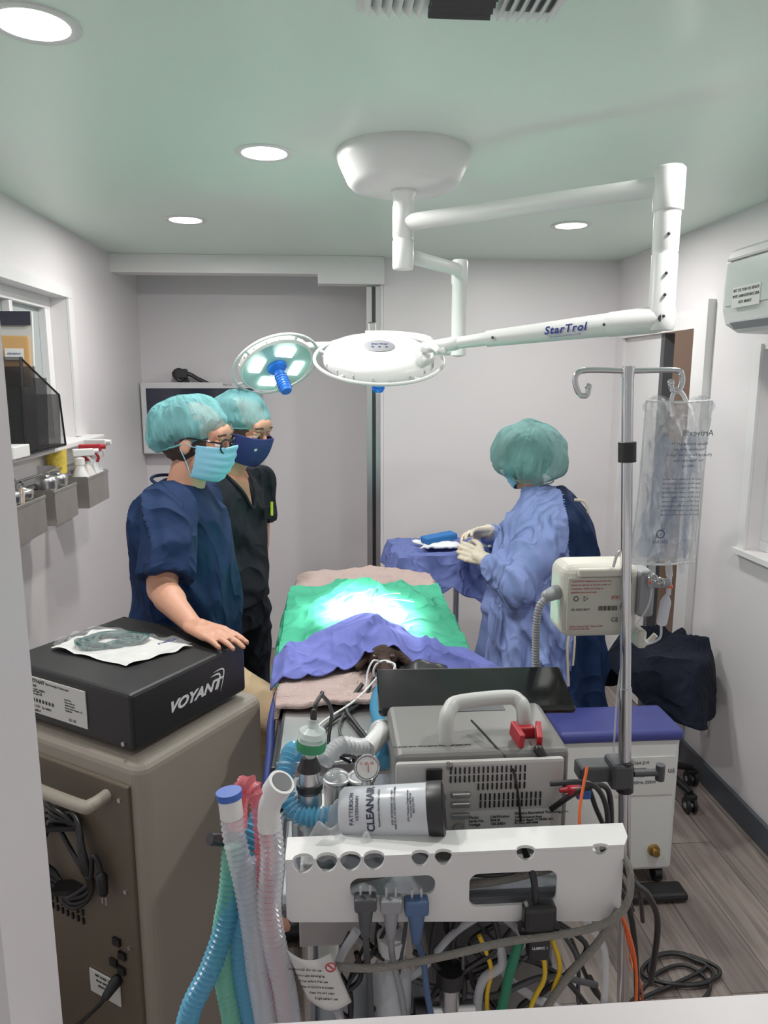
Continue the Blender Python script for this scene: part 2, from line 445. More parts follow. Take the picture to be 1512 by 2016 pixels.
g=G();wallbox(g,XL+.0005,XL+.018,Y0,YR,0,.10);S('baseboard_left',g,BASEB)
g=G();wallbox(g,-.42,-.217,.44,.52,0,2.4);S('wall_front',g,FRAME)
g=G();wallbox(g,-.217,1.2,.30,.50,1.20,1.257);S('trim_9',g,FRAME)
g=G();wallbox(g,-.217,1.2,.42,.50,0,1.1999);S('trim_10',g,FRAME)

# ------------------------------------------------------------ ceiling lights + vent
LENS=mat('light_lens',(1,.96,.88),.4,emit=9,ecol=(1,.97,.9))
for i,(x,y) in enumerate([(-.542,1.554),(-.183,2.326),(-.589,3.278),(1.04,3.276),(1.04,1.55)]):  # last position: downlight out of view, added for extra light
    e=thing('recessed_ceiling_light','round recessed white ceiling downlight, switched on','ceiling light',(x,y,H),group='recessed ceiling downlights')
    g=G();g.lathe([(.085,0),(.085,-.004),(.078,-.007),(.066,-.004),(.066,0)],n=40);obj('trim_ring',g,TRIM,e)
    g=G();g.lathe([(.066,-.001),(.064,-.004),(.001,-.005)],n=40);obj('light_lens',g,LENS,e)
    L=light('downlight','AREA',(0,0,-.012),11.4,(1,.97,.945),.12,parent=e)
e=thing('ceiling_vent','white metal ceiling air vent with angled louvres','air vent',(.235,1.305,H))
g=G();g.box((0,0,-.004),(.36,.30,.008),bev=.003)
for sx in (-1,1):
    for k in range(6): g.box((sx*(.075+k*.018),0,-.014),(.004,.26,.020),rot=(0,sx*.7,0))
obj('frame',g,TRIM,e)
g=G()
for k in range(5): g.box((0,.12-k*.022,-.016),(.11,.014,.016),rot=(.6,0,0))
for sx in (-1,1):
    for k in range(5): g.box((sx*(.084+k*.018),0,-.0088),(.009,.24,.002))
obj('louvre',g,DGREY,e,label='dark centre louvres')

# ------------------------------------------------------------ surgical lamp
DX=.222
e=thing('surgical_lamp','white ceiling-mounted surgical lamp with two jointed arms and round heads','surgical lamp',(DX,2.30,H),world=True)
T=Matrix.Translation(V(DX,2.30,0))
g=G();g.lathe([(.194,2.40),(.196,2.388),(.190,2.368),(.165,2.315),(.152,2.302),(.12,2.297),(.05,2.296),(.001,2.296)],T,64);obj('ceiling_canopy',g,ENAMEL,e)
g=G();g.lathe([(.001,2.30),(.036,2.298),(.036,2.285),(.030,2.278),(.030,2.255),(.032,2.25),(.032,2.165),(.030,2.163),(.030,2.155),(.032,2.153),(.032,2.08),(.029,2.073),(.001,2.073)],T,32)
obj('stem',g,ENAMEL,e)
PX=.815
g=G();A=V(DX,2.30,2.205);B=V(PX,1.825,2.205)
g.cyl(A,B,.024,.024,24);obj('support_arm',g,ENAMEL,e)
Tp=Matrix.Translation(V(PX,1.825,0))
g=G();g.lathe([(.001,2.250),(.030,2.248),(.036,2.242),(.036,2.15),(.034,2.147),(.031,2.145),(.031,2.055),(.029,2.05),(.031,2.046),(.031,1.925),(.034,1.915),(.034,1.878),(.03,1.868),(.001,1.868)],Tp,32)
g.mi(1)
for z in (2.0,1.95,2.09,1.9): g.ell((PX-.008,1.793,z),(.004,.004,.004))
obj('down_post',g,[ENAMEL,DSTEEL],e)
tl=math.radians(23)
C1=V(.143,2.2,1.812);n1=V(0,-math.sin(tl),math.cos(tl))
g=G();q0=V(PX-.01,1.83,1.895);q1=V(.43,2.05,1.858);q2=V(.35,2.10,1.848);q3=V(.27,2.15,1.838)
g.cap(q0,q0.lerp(q1,.25),.034,.031);g.cyl(q0.lerp(q1,.2),q1,.030,.022,24);g.cyl(q1,q2,.018,.016);g.cap(q2,q3,.02,.016)
g.mi(1)
for t in (.28,.95):
    c=q0.lerp(q1,t)+V(-.012,-.025,.0);g.ell(c,(.004,.004,.004))
g.cyl(q0+V(.0,-.036,0),q0+V(.0,-.03,0),.010)
obj('spring_arm',g,[ENAMEL,DSTEEL],e)
g=G()
d=(q1-q0).normalized();sd=V(-d.y,d.x,0).normalized()
if sd.y>0: sd=-sd
xt=-d
up=xt.cross(-sd).normalized()
if up.z<0: up=-up
c=q0.lerp(q1,.50)+sd*.0298
text(g,'StarTrol',.0275,axes(c,xt,up,xt.cross(up)),shear=.25,off=.0007,cs=1.15)
text(g,'LED SURGICAL LIGHTING SYSTEMS',.0052,axes(c-up*.017,xt,up,xt.cross(up)))
obj('lettering',g,INKB,e,label='blue italic lettering on the arm')
LEDM=mat('led_panel',(.85,1,.95),.3,emit=6,ecol=(.88,1,.97))
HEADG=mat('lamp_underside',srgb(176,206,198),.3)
def lamp_head(C,nrm,R,hs=1):
    M=zframe(C,nrm)
    hd=G();hd.lathe([(.001,.034),(R*.45,.033),(R*.75,.028),(R*.90,.020),(R*.96,.008),(R*.965,-.012),(R*.92,-.018),(R*.90,-.016)],M,64,caps=False)
    for k in range(18):
        a=2*pi*k/18;hd.box((M@V(R*.968*math.cos(a),R*.968*math.sin(a),-.001)),(.003,.008,.010),rot=M.to_3x3())
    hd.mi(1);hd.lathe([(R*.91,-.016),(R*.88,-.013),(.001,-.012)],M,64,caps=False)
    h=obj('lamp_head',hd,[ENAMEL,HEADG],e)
    rg=G();rg.torus(M@Matrix.Translation(V(0,0,-.004)),R*1.12,.0050,64,10)
    for a in (.35,1.6,2.8,4.0,5.3):
        rg.cyl(M@V(R*.93*math.cos(a),R*.93*math.sin(a),-.008),M@V(R*1.12*math.cos(a),R*1.12*math.sin(a),-.004),.0045)
    obj('handle_ring',rg,ENAMEL,h)
    bg=G();bg.lathe([(r*hs,z*hs) for r,z in [(.030,-.012),(.030,-.022),(.016,-.034),(.018,-.045),(.018,-.10),(.015,-.106),(.001,-.107)]],M,24)
    for k in range(6): bg.torus(M@Matrix.Translation(V(0,0,(-.05-.009*k)*hs)),.0185*hs,.0018,24,6)
    obj('blue_handle',bg,BLUEH,h,label='blue ribbed grip')
    lg=G()
    for a in (0,pi/2,pi,3*pi/2):
        c=M@V(R*.55*math.cos(a+.5),R*.55*math.sin(a+.5),-.0175)
        Rm=M.to_3x3()@Matrix.Rotation(a+.5,3,'Z')
        lg.box(c,(R*.28,R*.46,.003),rot=Rm)
    obj('led_panel',lg,LEDM,h,label='lit white panels',sep=True)
    return h,M
h,M1=lamp_head(C1,n1,.168)
g=G();g.lathe([(.045,.0325),(.045,.0355),(.043,.0365),(.001,.0365)],M1,32);obj('badge',g,GREY,h)
g=G();text(g,'StarTrol',.014,M1@Matrix.Translation(V(0,.010,.0375)),shear=.3);text(g,'o  o  o',.018,M1@Matrix.Translation(V(0,-.012,.0375)));obj('lettering',g,INKB,h)
g=G();g.tube([q3+V(.01,0,0),V(.29,2.19,1.86),V(.26,2.27,1.875),V(.19,2.33,1.885),V(.11,2.33,1.885)],.011);g.tube([q3,V(.29,2.10,1.838),V(.30,2.06,1.825),V(.325,2.13,1.83)],.009);obj('yoke',g,ENAMEL,e)
g=G();P0=V(DX,2.30,2.115);P1=V(.445,2.60,2.115);g.cyl(P0,P1,.021,.021,24);obj('support_arm',g,ENAMEL,e)
g=G();g.lathe([(.001,2.15),(.024,2.148),(.028,2.142),(.028,2.07),(.025,2.067),(.025,1.86),(.028,1.85),(.028,1.83),(.001,1.825)],Matrix.Translation(V(.445,2.60,0)),28);obj('down_post',g,ENAMEL,e)
C2=V(-.195,2.74,1.803);L2=(V(.12,2.2,1.06)-C2).normalized()
g=G();g.cyl((.445,2.6,1.85),(.05,2.70,1.855),.02,.016,24);g.tube([V(.06,2.70,1.855),V(0,2.74,1.87),C2-L2*.06+V(.03,0,.01),C2-L2*.03],.013);obj('spring_arm',g,ENAMEL,e)
lamp_head(C2,-L2,.142,1.2)
light('lamp_light','SPOT',C1-n1*.06+V(0,0,-.06),150,(.95,1,.97),.08,target=V(.10,2.26,1.05),angle=34,blend=.9,parent=e)
light('lamp_light','SPOT',C2+L2*.16,1800,(1,1,.98),.07,target=V(.10,2.16,1.05),angle=17,blend=1,parent=e)

# ------------------------------------------------------------ wall screen
e=thing('wall_monitor','flat wall-mounted screen with silver bezel, switched off','monitor',(-.79,4.62,1.30),world=True)
g=G();g.box((-.785,4.62,1.515),(.71,.05,.43),bev=.008);obj('bezel',g,mat('silver_bezel',srgb(205,205,208),.35),e)
g=G();g.box((-.785,4.593,1.515),(.64,.004,.36));obj('screen',g,mat('screen_glass',srgb(40,44,60),.12),e)
g=G();g.tube([(-.86,4.64,1.72),(-.90,4.62,1.80),(-.94,4.62,1.78),(-.90,4.62,1.74),(-.86,4.62,1.78),(-.80,4.63,1.75),(-.74,4.64,1.72)],.013);g.box((-.9,4.63,1.78),(.08,.05,.06),bev=.01);obj('cable_bundle',g,BLACK,e)
g=G();g.cyl((-.79,4.64,1.5),(-.79,4.70,1.5),.06);obj('wall_bracket',g,BLACK,e)
g=G();text(g,'PELCO',.018,axes((-.62,4.594,1.715),(1,0,0),(0,0,1),(0,-1,0)));obj('lettering',g,INK,e)
g=G();g.box((.235,4.205,1.98),(.05,.04,.16),bev=.01);g.cyl((.235,4.19,2.02),(.235,4.17,2.02),.014);g.cyl((.235,4.19,1.93),(.235,4.17,1.93),.014);obj('door_latch',g,METAL,label='chrome door latch fixed to the wall track',cat='latch')

# ------------------------------------------------------------ air conditioner
e=thing('air_conditioner','white split air conditioner mounted high on the wall','air conditioner',(1.52,2.2,1.90),world=True)
prof=[(1.622,2.21),(1.47,2.21),(1.44,2.195),(1.428,2.155),(1.425,2.00),(1.44,1.945),(1.49,1.915),(1.622,1.91)]
g=G();yv=(1.6,2.68)
vs=[(x,yv[0],z) for x,z in prof]+[(x,yv[1],z) for x,z in prof];n=len(prof)
g.add(vs,[list(range(n)),list(range(n,2*n))[::-1]]+[[i,(i+1)%n,(i+1)%n+n,i+n] for i in range(n)],False);obj('casing',g,WPL,e)
g=G();g.box((1.423,2.135,2.08),(.006,1.05,.15),bev=.002);obj('front_panel',g,mat('ac_front',srgb(206,214,210),.25),e)
g=G();g.box((1.445,2.135,1.94),(.012,1.0,.03),rot=(0,-.7,0));g.box((1.424,2.135,2.165),(.006,1.055,.008));obj('louvre',g,GREY,e,sep=True)
g=G();g.box((1.418,2.52,2.03),(.002,.17,.07));obj('sticker',g,LABEL,e)
g=G()
for i,s in enumerate(['PLEASE DO NOT SET THE','AIRCONDITIONING TEMP.','THANK YOU']):
    text(g,s,.014,axes((1.4165,2.52,2.052-i*.02),(0,1,0),(0,0,1),(1,0,0)))
obj('lettering',g,INK,e)

e=thing('wall_outlet','white double electrical wall outlet above the baseboard','outlet',(1.615,2.92,.22),world=True)
g=G();g.box((1.613,2.92,.28),(.012,.07,.115),bev=.003);obj('cover_plate',g,WPL,e)
g=G();
for z in (.255,.305):
    g.box((1.606,2.912,z),(.003,.004,.012));g.box((1.606,2.928,z),(.003,.004,.012))
obj('socket',g,BLACK,e,sep=True)

# ------------------------------------------------------------ left wall shelf, bins, bottles
e=thing('wall_rail_shelf','narrow stainless steel wall rail shelf with hooks','shelf',(-1.11,2.9,1.36),world=True)
g=G();g.box((-1.1155,2.85,1.372),(.068,1.30,.006));obj('shelf_plate',g,METAL,e)
g=G();g.cyl((-1.08,2.2,1.40),(-1.08,3.5,1.40),.005);g.cyl((-1.08,2.2,1.375),(-1.08,3.5,1.375),.005);obj('rail',g,METAL,e,sep=True)
g=G()
for y in (2.22,2.6,2.98,3.48): g.box((-1.115,y,1.39),(.07,.006,.05))
obj('bracket',g,METAL,e,sep=True)
g=G()
for y in (2.32,2.42,2.52,2.62): g.tube([(-1.08,y,1.40),(-1.065,y,1.39),(-1.065,y,1.33),(-1.05,y,1.30),(-1.04,y,1.32)],.003)
obj('hook',g,DSTEEL,e,sep=True)
SBIN=mat('bin_steel',srgb(170,166,160),.36,.8,var=.18,vscale=12)
for i,(y0,y1) in enumerate([(2.36,2.59),(2.68,2.91),(3.05,3.32)]):
    x0,x1,z0,z1=-1.07,-.985,1.232,1.36;t=.003
    b0=G();ym=(y0+y1)/2
    b0.box(((x0+x1)/2,ym,z0),(x1-x0,y1-y0,t));b0.box((x0,ym,(z0+z1)/2),(t,y1-y0,z1-z0));b0.box((x1,ym,(z0+z1)/2-.004),(t,y1-y0,z1-z0-.01))
    b0.box(((x0+x1)/2,y0,(z0+z1)/2),(x1-x0,t,z1-z0));b0.box(((x0+x1)/2,y1,(z0+z1)/2),(x1-x0,t,z1-z0));b0.box((x1,ym,z1-.008),(.008,y1-y0+.006,.010),bev=.002)
    b0.box((x0-.007,ym,z1+.008),(.014,.06,.022))
    obj('steel_bin',b0,SBIN,label='open stainless steel bin hanging on the wall rail',cat='bin',group='steel bins on the wall rail')
for (y,h,r) in [(2.42,.165,.033),(2.52,.16,.033),(2.735,.175,.036),(2.845,.17,.035)]:
    e=thing('steel_jar','brushed steel jar with lid standing in a bin','jar',(-1.028,y,1.234),group='steel jars in the bins')
    g=G();g.lathe([(.001,0),(r,0),(r,h*.86)],None,28);obj('body',g,METAL,e)
    g=G();g.lathe([(r*1.05,h*.86),(r*1.05,h*.93),(r*.9,h*.96),(.012,h*.98),(.01,h),(.012,h*1.04),(.001,h*1.05)],None,28);obj('lid',g,METAL,e)
g=G();g.lathe([(.001,0),(.036,0),(.040,.095),(.038,.095),(.032,.004),(.001,.004)],Matrix.Translation(V(-1.104,3.06,1.376)),28)
YP=mat('yellow_pattern',srgb(226,188,70),.5,var=.5,vscale=60);obj('paper_cup',g,YP,label='yellow patterned cup on the steel rail shelf',cat='cup')
def spray(x,y,z,s,bm,hm,label,rz):
    e=thing('spray_bottle',label,'bottle',(x,y,z),rotz=rz,group='spray bottles in the steel bin')
    g=G();g.lathe([(.001,0),(.026*s,.0),(.028*s,.01),(.028*s,.08*s),(.014*s,.115*s),(.012*s,.13*s),(.001,.13*s)],None,28);obj('bottle_body',g,bm,e)
    g=G();g.lathe([(.015*s,.125*s),(.015*s,.145*s),(.008*s,.148*s)],None,20)
    g.box((.012*s,0,.162*s),(.062*s,.018*s,.022*s),bev=.004);g.cyl((.04*s,0,.165*s),(.056*s,0,.165*s),.007*s)
    g.tube([(.02*s,0,.155*s),(.034*s,0,.135*s),(.03*s,0,.12*s)],.004*s);obj('trigger',g,hm,e)
spray(-1.028,3.10,1.235,1.35,WPL,WPL,'white plastic spray bottle with white trigger',.5)
spray(-1.028,3.185,1.235,1.42,mat('milky_plastic',srgb(222,218,214),.35),RED,'milky spray bottle with red trigger',.2)
spray(-1.028,3.27,1.235,1.5,mat('clear_bottle',srgb(224,228,230),.2),WPL,'clear spray bottle with white trigger',-.1)
g=G();g.box((-1.025,2.47,1.335),(.003,.10,.11),rot=(-.2,.1,.6));g.box((-1.023,2.48,1.34),(.003,.10,.11),rot=(-.1,.1,.6))
obj('paper_packet',g,mat('cream_paper',srgb(226,206,190),.7),label='cream paper packet standing in a steel bin',cat='paper')
e=thing('desk_organizer','black wire mesh file organizer standing on the window sill','file organizer',(-1.10,2.85,1.494),world=True)
MESHM=mat('black_mesh',srgb(26,24,26),.5,alpha=.55)
x0,x1=-1.18,-1.03
for y,hh in ((2.60,.33),(2.70,.30),(2.80,.26),(2.92,.20)):
    g=G();g.box(((x0+x1)/2,y,1.494+hh/2),(x1-x0,.003,hh),rot=(-.12,0,0));obj('mesh_panel',g,MESHM,e)
for x in (x0,x1):
    g=G();g.add([(x,2.58,1.496),(x,2.96,1.496),(x,2.93,1.69),(x,2.60,1.82)],[[0,1,2,3]],False);obj('mesh_panel',g,MESHM,e)
    g=G();g.tube([(x,2.58,1.497),(x,2.96,1.497),(x,2.93,1.69),(x,2.60,1.82)],.004,closed=True,raw=True);obj('wire_frame',g,BLACK,e)
g=G();g.box(((x0+x1)/2,2.77,1.50),(x1-x0,.38,.006));obj('base_plate',g,BLACK,e)
e=thing('paper_pouch','brown paper pouch with white label standing in the organizer','pouch',(-1.10,2.75,1.72),world=True)
g=G();g.box((-1.105,2.745,1.810),(.100,.025,.18),rot=(-.12,0,.25),bev=.008);obj('pouch_body',g,PAPER,e)
g=G();g.box((-1.10,2.728,1.835),(.06,.004,.04),rot=(-.12,0,.25));obj('label',g,LABEL,e)
g=G();text(g,'elevation',.012,axes((-1.099,2.7235,1.838),(.97,.25,0),(0,0,1),(.25,-.97,0)));obj('lettering',g,INKB,e)
g=G();g.box((-1.15,2.84,1.86),(.15,.012,.26),rot=(-.1,0,0));g.mi(1);g.box((-1.15,2.830,1.965),(.151,.004,.05),rot=(-.1,0,0))
obj('brochure',g,[LABEL,mat('dark_band',srgb(46,44,60),.5)],label='white brochure with dark header band in the organizer',cat='brochure')
e=thing('carton','small white box with dark print on the sill','box',(-1.04,2.50,1.494),world=True)
g=G();g.box((-1.06,2.50,1.515),(.10,.13,.04),bev=.003);obj('carton_body',g,LABEL,e)
g=G();text(g,'CE 0459',.018,axes((-1.06,2.433,1.515),(1,0,0),(0,0,1),(0,-1,0)));obj('lettering',g,INK,e)

# ------------------------------------------------------------ cabinet + generator
TH=math.radians(-33);CO=V(-.42,1.50,0)
e=thing('equipment_cabinet','taupe electrosurgical equipment cabinet with dark rear panel and handle bar','cabinet',CO,TH)
g=G();g.box((-.22,.19,.48),(.49,.42,.94),bev=.03,seg=5,smooth=False)
obj('shell',g,TAUPE,e)
g=G();g.box((-.228,-.024,.46),(.445,.012,.87),bev=.004);obj('rear_panel',g,TAUPED,e)
g=G()
for r in range(4):
    for k in range(11): g.box((-.36+k*.018,-.032,.575-.022*r),(.005,.006,.015))
obj('vent',g,BLACK,e)
for x,z in ((-.07,.50),(-.055,.47),(-.085,.44),(-.06,.43)):
    g=G();g.box((x,-.033,z),(.022,.008,.018));obj('socket',g,BLACK,e)
for x,z in ((-.03,.86),(-.43,.86),(-.03,.5),(-.03,.64)):
    g=G();g.cyl((x,-.028,z),(x,-.035,z),.005);obj('screw',g,METAL,e)
g=G();g.tube([(-.40,-.025,.86),(-.40,-.067,.855),(-.37,-.077,.85),(-.11,-.077,.85),(-.075,-.067,.855),(-.07,-.025,.86)],.014,14);obj('handle',g,TAUPE,e)
g=G();g.box((-.12,-.033,.36),(.10,.003,.06));obj('rating_label',g,LABEL,e)
g=G()
for k in range(4): text(g,['REF 24-500  230V','Serial 1042 8821','50/60 Hz  5A','CE'][k],.008,axes((-.12,-.0355,.382-.013*k),(1,0,0),(0,0,1),(0,-1,0)))
obj('lettering',g,INK,e)
for q in (-.40,-.04):
    for p in (.03,.36):
        g=G();g.cyl((q-.012,p,.035),(q+.012,p,.035),.035);g.box((q,p,.06),(.04,.04,.02));obj('caster',g,BLACK,e)
def loc2w(p):
    return CO+Matrix.Rotation(TH,3,'Z')@Vector(p)
g=G();pts=[]
for k in range(66):
    a=k*.42;r=.075+.012*math.sin(k*.9)
    pts.append(loc2w((-.20+r*math.cos(a),-.047-.010*math.sin(k*1.7)-.006,.68+1.45*r*math.sin(a))))
pts+= [loc2w((-.12,-.057,.66)),loc2w((-.10,-.057,.72)),loc2w((-.085,-.052,.70)),loc2w((-.08,-.052,.665))]
g.tube(pts,.0055,8,4)
g.cap(loc2w((-.08,-.052,.67)),loc2w((-.078,-.052,.635)),.013,.011);g.mi(1)
for s in (-.006,.006): g.box(loc2w((-.077+s,-.052,.615)),(.003,.003,.02))
for z in (.60,.76): 
    g.mi(0);g.box(loc2w((-.20,-.05,z)),(.06,.04,.012))
obj('coiled_cable',g,[BLACK,METAL],label='black coiled power cable hanging on the cabinet rear panel',cat='cable')
g=G();g.cap(loc2w((-.075,-.037,.40)),loc2w((-.075,-.067,.385)),.014,.010)
g.tube([loc2w((-.075,-.067,.385)),loc2w((-.10,-.082,.35)),loc2w((-.2,-.082,.25)),loc2w((-.3,-.072,.24)),loc2w((-.42,-.062,.28))],.0055);obj('mains_cable',g,BLACK,label='black mains cable plugged into the cabinet rear panel',cat='cable')
e=thing('electrosurgical_generator','black metal electrosurgical generator with white logo, on the cabinet','medical device',(CO.x,CO.y,.951),TH)
g=G();g.box((-.215,.175,.081),(.43,.37,.131),bev=.008,seg=2)
for x in (-.38,-.05):
    for y in (.04,.32): g.cyl((x,y,0),(x,y,.02),.015)
obj('housing',g,BOXBLK,e)
g=G();g.box((-.235,-.0115,.081),(.19,.002,.088));obj('label_plate',g,LABEL,e)
g=G()
def ft(s,size,x,z,al='LEFT',**k): text(g,s,size,axes((x,-.0128,z-.002),(1,0,0),(0,0,1),(0,-1,0)),align=al,**k)
ft('VOYANT',.012,-.325,.118,shear=.2,off=.0003);ft('Electrosurgical Generator',.0075,-.272,.118);ft('EB200',.008,-.325,.106)
ft('100-240V~ 50/60Hz\nT8AH 250V x 2\nDuty cycle 25%',.006,-.325,.092,space=.9)
for k,s in enumerate(['Bovie Way','Made in USA for','Applied Medical','Rancho Santa Margarita, CA','92688 USA']): ft(s,.005,-.21,.094-.0065*k)
for k in range(7): g.box((-.318+.011*k,-.0128,.069),(.006,.001,.008))
ft('CE 2797   Rx ONLY',.008,-.325,.056);ft('Applied',.009,-.325,.046);ft('UL US',.009,-.20,.048)
obj('lettering',g,INK,e)
g=G();Mr=lambda y,z:axes((.0005,y,z),(0,1,0),(0,0,1),(1,0,0))@Matrix.Diagonal((1.22,1,1,1))
text(g,'VOYANT',.034,Mr(.176,.072),shear=.42,off=.0012)
def sw(p0,p1,p2,wd):
    pts=catmull([Vector(p0),Vector(p1),Vector(p2)],10)
    N=len(pts);vs=[]
    for i,p in enumerate(pts):
        h_=wd*math.sin(pi*min(max(i/(N-1),.03),.97));t_=(pts[min(i+1,N-1)]-pts[max(i-1,0)]).normalized();nn=V(0,-t_.z,t_.y)
        vs+=[V(.0012,p.y,p.z)+nn*h_,V(.0012,p.y,p.z)-nn*h_]
    g.add(vs,[[2*i,2*i+2,2*i+3,2*i+1] for i in range(N-1)],False)
sw((0,.230,.098),(0,.262,.094),(0,.252,.056),.0026);sw((0,.240,.106),(0,.277,.101),(0,.263,.050),.0020)
obj('lettering',g,INKW,e,label='white wide italic logo lettering with swooshes')
g=G();g.cyl((-.03,-.014,.03),(-.03,-.005,.03),.005);obj('ground_post',g,METAL,e)
# pouch
e=thing('sterile_pouch','clear and white sterile pouch holding a coiled green cable','pouch',(-.52,1.77,1.098),world=True)
c0,c1,c2,c3=V(-.475,1.645,1.102),V(-.345,1.765,1.102),V(-.615,1.905,1.102),V(-.69,1.775,1.102)
def pf(off,amp,seed):
    def f(u,v):
        u2=u+.02*noise.noise(V(v*5,seed,0));v2=v+.03*noise.noise(V(u*5,seed,3))
        p=c0.lerp(c1,u2).lerp(c3.lerp(c2,u2),v2);e_=16*u*(1-u)*v*(1-v)
        cr=max(0,1-2*abs(noise.noise(V(u*5+seed,v*5,1))))**2
        return p+V(0,0,off+e_*amp+.006*cr*(off>0)+(.018*(1-e_) *abs(noise.noise(V(u*3,v*3,seed)))))
    return f
g=G();g.grid(pf(0,.003,1),30,30);obj('paper_back',g,LABEL,e)
g=G();g.grid(pf(.004,.022,5),60,60);obj('clear_film',g,mat('pouch_film',srgb(226,230,232),.06,alpha=.17,bump=.4,bscale=20,crease=1,cscale=18,cdist=.012),e)
g=G();pts=[]
for k in range(120):
    a=k*.38;r=.036+.030*math.sin(k*.37)
    pts.append(V(-.53+1.2*r*math.cos(a)*1.25+.01*math.sin(k*.21),1.775+r*math.sin(a)*.95,1.1125+.006*math.sin(k*1.3)))
g.tube(pts,.0050,7,4);obj('green_cable',g,mat('dark_teal_cable',srgb(8,70,66),.5),e)
g=G();text(g,'STERRAD',.012,axes((-.40,1.735,1.126),(.74,.67,0),(-.67,.74,0),(0,0,1)),align='CENTER');obj('lettering',g,INKB,e)

# ------------------------------------------------------------ operating table
e=thing('operating_table','stainless steel veterinary operating table on a pedestal','operating table',(.125,2.16,0),world=True)
g=G();g.box((.125,2.165,.945),(.50,1.45,.03),bev=.008);g.box((.125,2.165,.915),(.40,1.35,.04));
obj('table_top',g,METAL,e)
g=G()
for x in (-.13,.38): g.box((x,2.1,.93),(.012,1.3,.03),bev=.003)
obj('side_rail',g,DSTEEL,e,sep=True)
CW=mat('column_white',srgb(205,205,200),.4)
g=G();g.box((.125,2.3,.50),(.16,.22,.80),bev=.01);g.box((.125,2.3,.25),(.22,.28,.40),bev=.01);obj('column',g,CW,e)
g=G();g.box((.125,2.3,.045),(.40,.10,.06),bev=.01);g.box((-.03,2.25,.045),(.07,.90,.06),bev=.01);g.box((.30,2.25,.045),(.07,.90,.06),bev=.01);g.box((.125,2.3,.03),(.3,.3,.06),bev=.01);obj('base',g,CW,e)
def mound(x,y):
    h=.060*math.exp(-((x-.10)/.16)**2)*sst((y-1.82)/.14)*sst((2.72-y)/.3)
    h+=.026*math.exp(-((x-.08)/.08)**2-((y-1.98)/.10)**2)
    return h
def drape(z,hf,sx0,sx1,sy0,sy1,ex0,ex1,ey0,ey1,seed,nx=70,ny=60,wav=.012,wr=.006,fade=None):
    def f(u,v):
        s=sx0+(sx1-sx0)*u;t=sy0+(sy1-sy0)*v
        s+= .016*noise.noise(V(t*9,seed,1));t+=.018*noise.noise(V(s*9,seed,4))
        x,y=s,t;zz=z+hf(min(max(s,ex0),ex1),min(max(t,ey0),ey1))
        w=noise.noise(V(s*3,t*3,seed))*.8
        r1=max(0,1-2*abs(noise.noise(V(s*7+seed+w,t*4.5-w,seed))))**1.8
        r2=max(0,1-2*abs(noise.noise(V(s*13-w,t*15+seed,seed+4))))**1.8
        k=fade(t) if fade else 1
        zz+=(wr*1.6*r1+wr*.5*r2)*k
        if s>ex1: o=s-ex1; x=ex1+.012+.25*o*.6+wav*math.sin(t*34+seed)*min(1,o/.08); zz-=o*.93
        if s<ex0: o=ex0-s; x=ex0-.012-.25*o*.6-wav*math.sin(t*31+seed)*min(1,o/.08); zz-=o*.93
        if t<ey0: o=ey0-t; y=ey0-.01-.3*o-wav*math.sin(s*36+seed)*min(1,o/.06); zz-=o*.92
        return V(x,y,zz)
    g=G();g.grid(f,nx,ny);return g
obj('blanket',drape(.970,lambda x,y:.016+.012*math.sin(x*14),-.15,.40,2.50,2.88,-.125,.375,1,9,3,60,50,wr=.008),TOWEL,label='pinkish beige towel covering the far end of the table',cat='towel',solid=.010)
obj('blanket',drape(.966,lambda x,y:.004,-.17,.18,1.68,1.92,-.125,.9,1,9,8,60,50,wr=.007),TOWEL,label='folded pinkish beige towel under the animal head',cat='towel',solid=.012)
obj('surgical_drape',drape(.988,lambda x,y:mound(x,y)+.004,-.25,.48,1.93,2.62,-.14,.37,1,9,1,130,110,wav=.014,wr=.014,fade=lambda t:sst((t-1.98)/.12)),GREEN,label='bright green cloth surgical drape over the patient',cat='surgical drape',solid=.003)
def bl(u,v):
    x=-.165+.63*u
    yf=1.855-.05*math.exp(-((x+.1)/.09)**2)-.03*math.exp(-((x-.42)/.08)**2)+.010*math.sin(u*13);yb=1.945+.105*math.exp(-((x-.07)/.14)**2)+.008*math.sin(u*17)
    y=yf+(yb-yf)*v
    z=.985+mound(x,max(y,1.86))+.018
    z+=.030*math.exp(-((x-.13)/.065)**2)*sst((1.98-y)/.1)
    w=noise.noise(V(x*4,y*4,2))*.8
    z+=.022*max(0,1-2*abs(noise.noise(V(x*11+w,y*7,3))))**2.2*sst((2.03-y)/.05)
    if x<-.13: o=-.13-x; z-=o*1.1
    if x>.37: o=x-.37; z-=o*.6
    z-=.03*(1-v)**2*(1-math.exp(-((x-.13)/.075)**2))
    return V(x,y,z)
g=G();g.grid(bl,160,60);obj('surgical_drape',g,PERI,label='periwinkle blue surgical drape over the patient head end',cat='surgical drape',solid=.003)
for (x,y,a) in [(.17,2.26,.4),(.20,2.20,-.3),(.13,2.30,1.2)]:
    g=G();d=V(math.cos(a),math.sin(a),0)*.05;z=1.066
    g.tube([V(x,y,z)-d,V(x,y,z+.010),V(x,y,z+.006)+d],.0018,7);g.torus(axes(V(x,y,z+.004)-d*1.25,(1,0,0),(0,1,0),(0,0,1)),.010,.0016,16,6)
    obj('towel_clamp',g,METAL,label='steel towel clamp gripping the green drape',cat='surgical instrument',group='towel clamps on the drape')
g=G()
g.cap((.10,2.05,1.01),(.11,2.45,1.01),.045,.045);g.cap((.115,1.94,1.015),(.10,2.05,1.01),.032,.042)
g.ell((.13,1.862,1.022),(.038,.040,.034));g.cap((.13,1.84,1.018),(.132,1.775,1.010),.026,.019);g.cap((.13,1.83,1.0),(.132,1.785,.994),.015,.012)
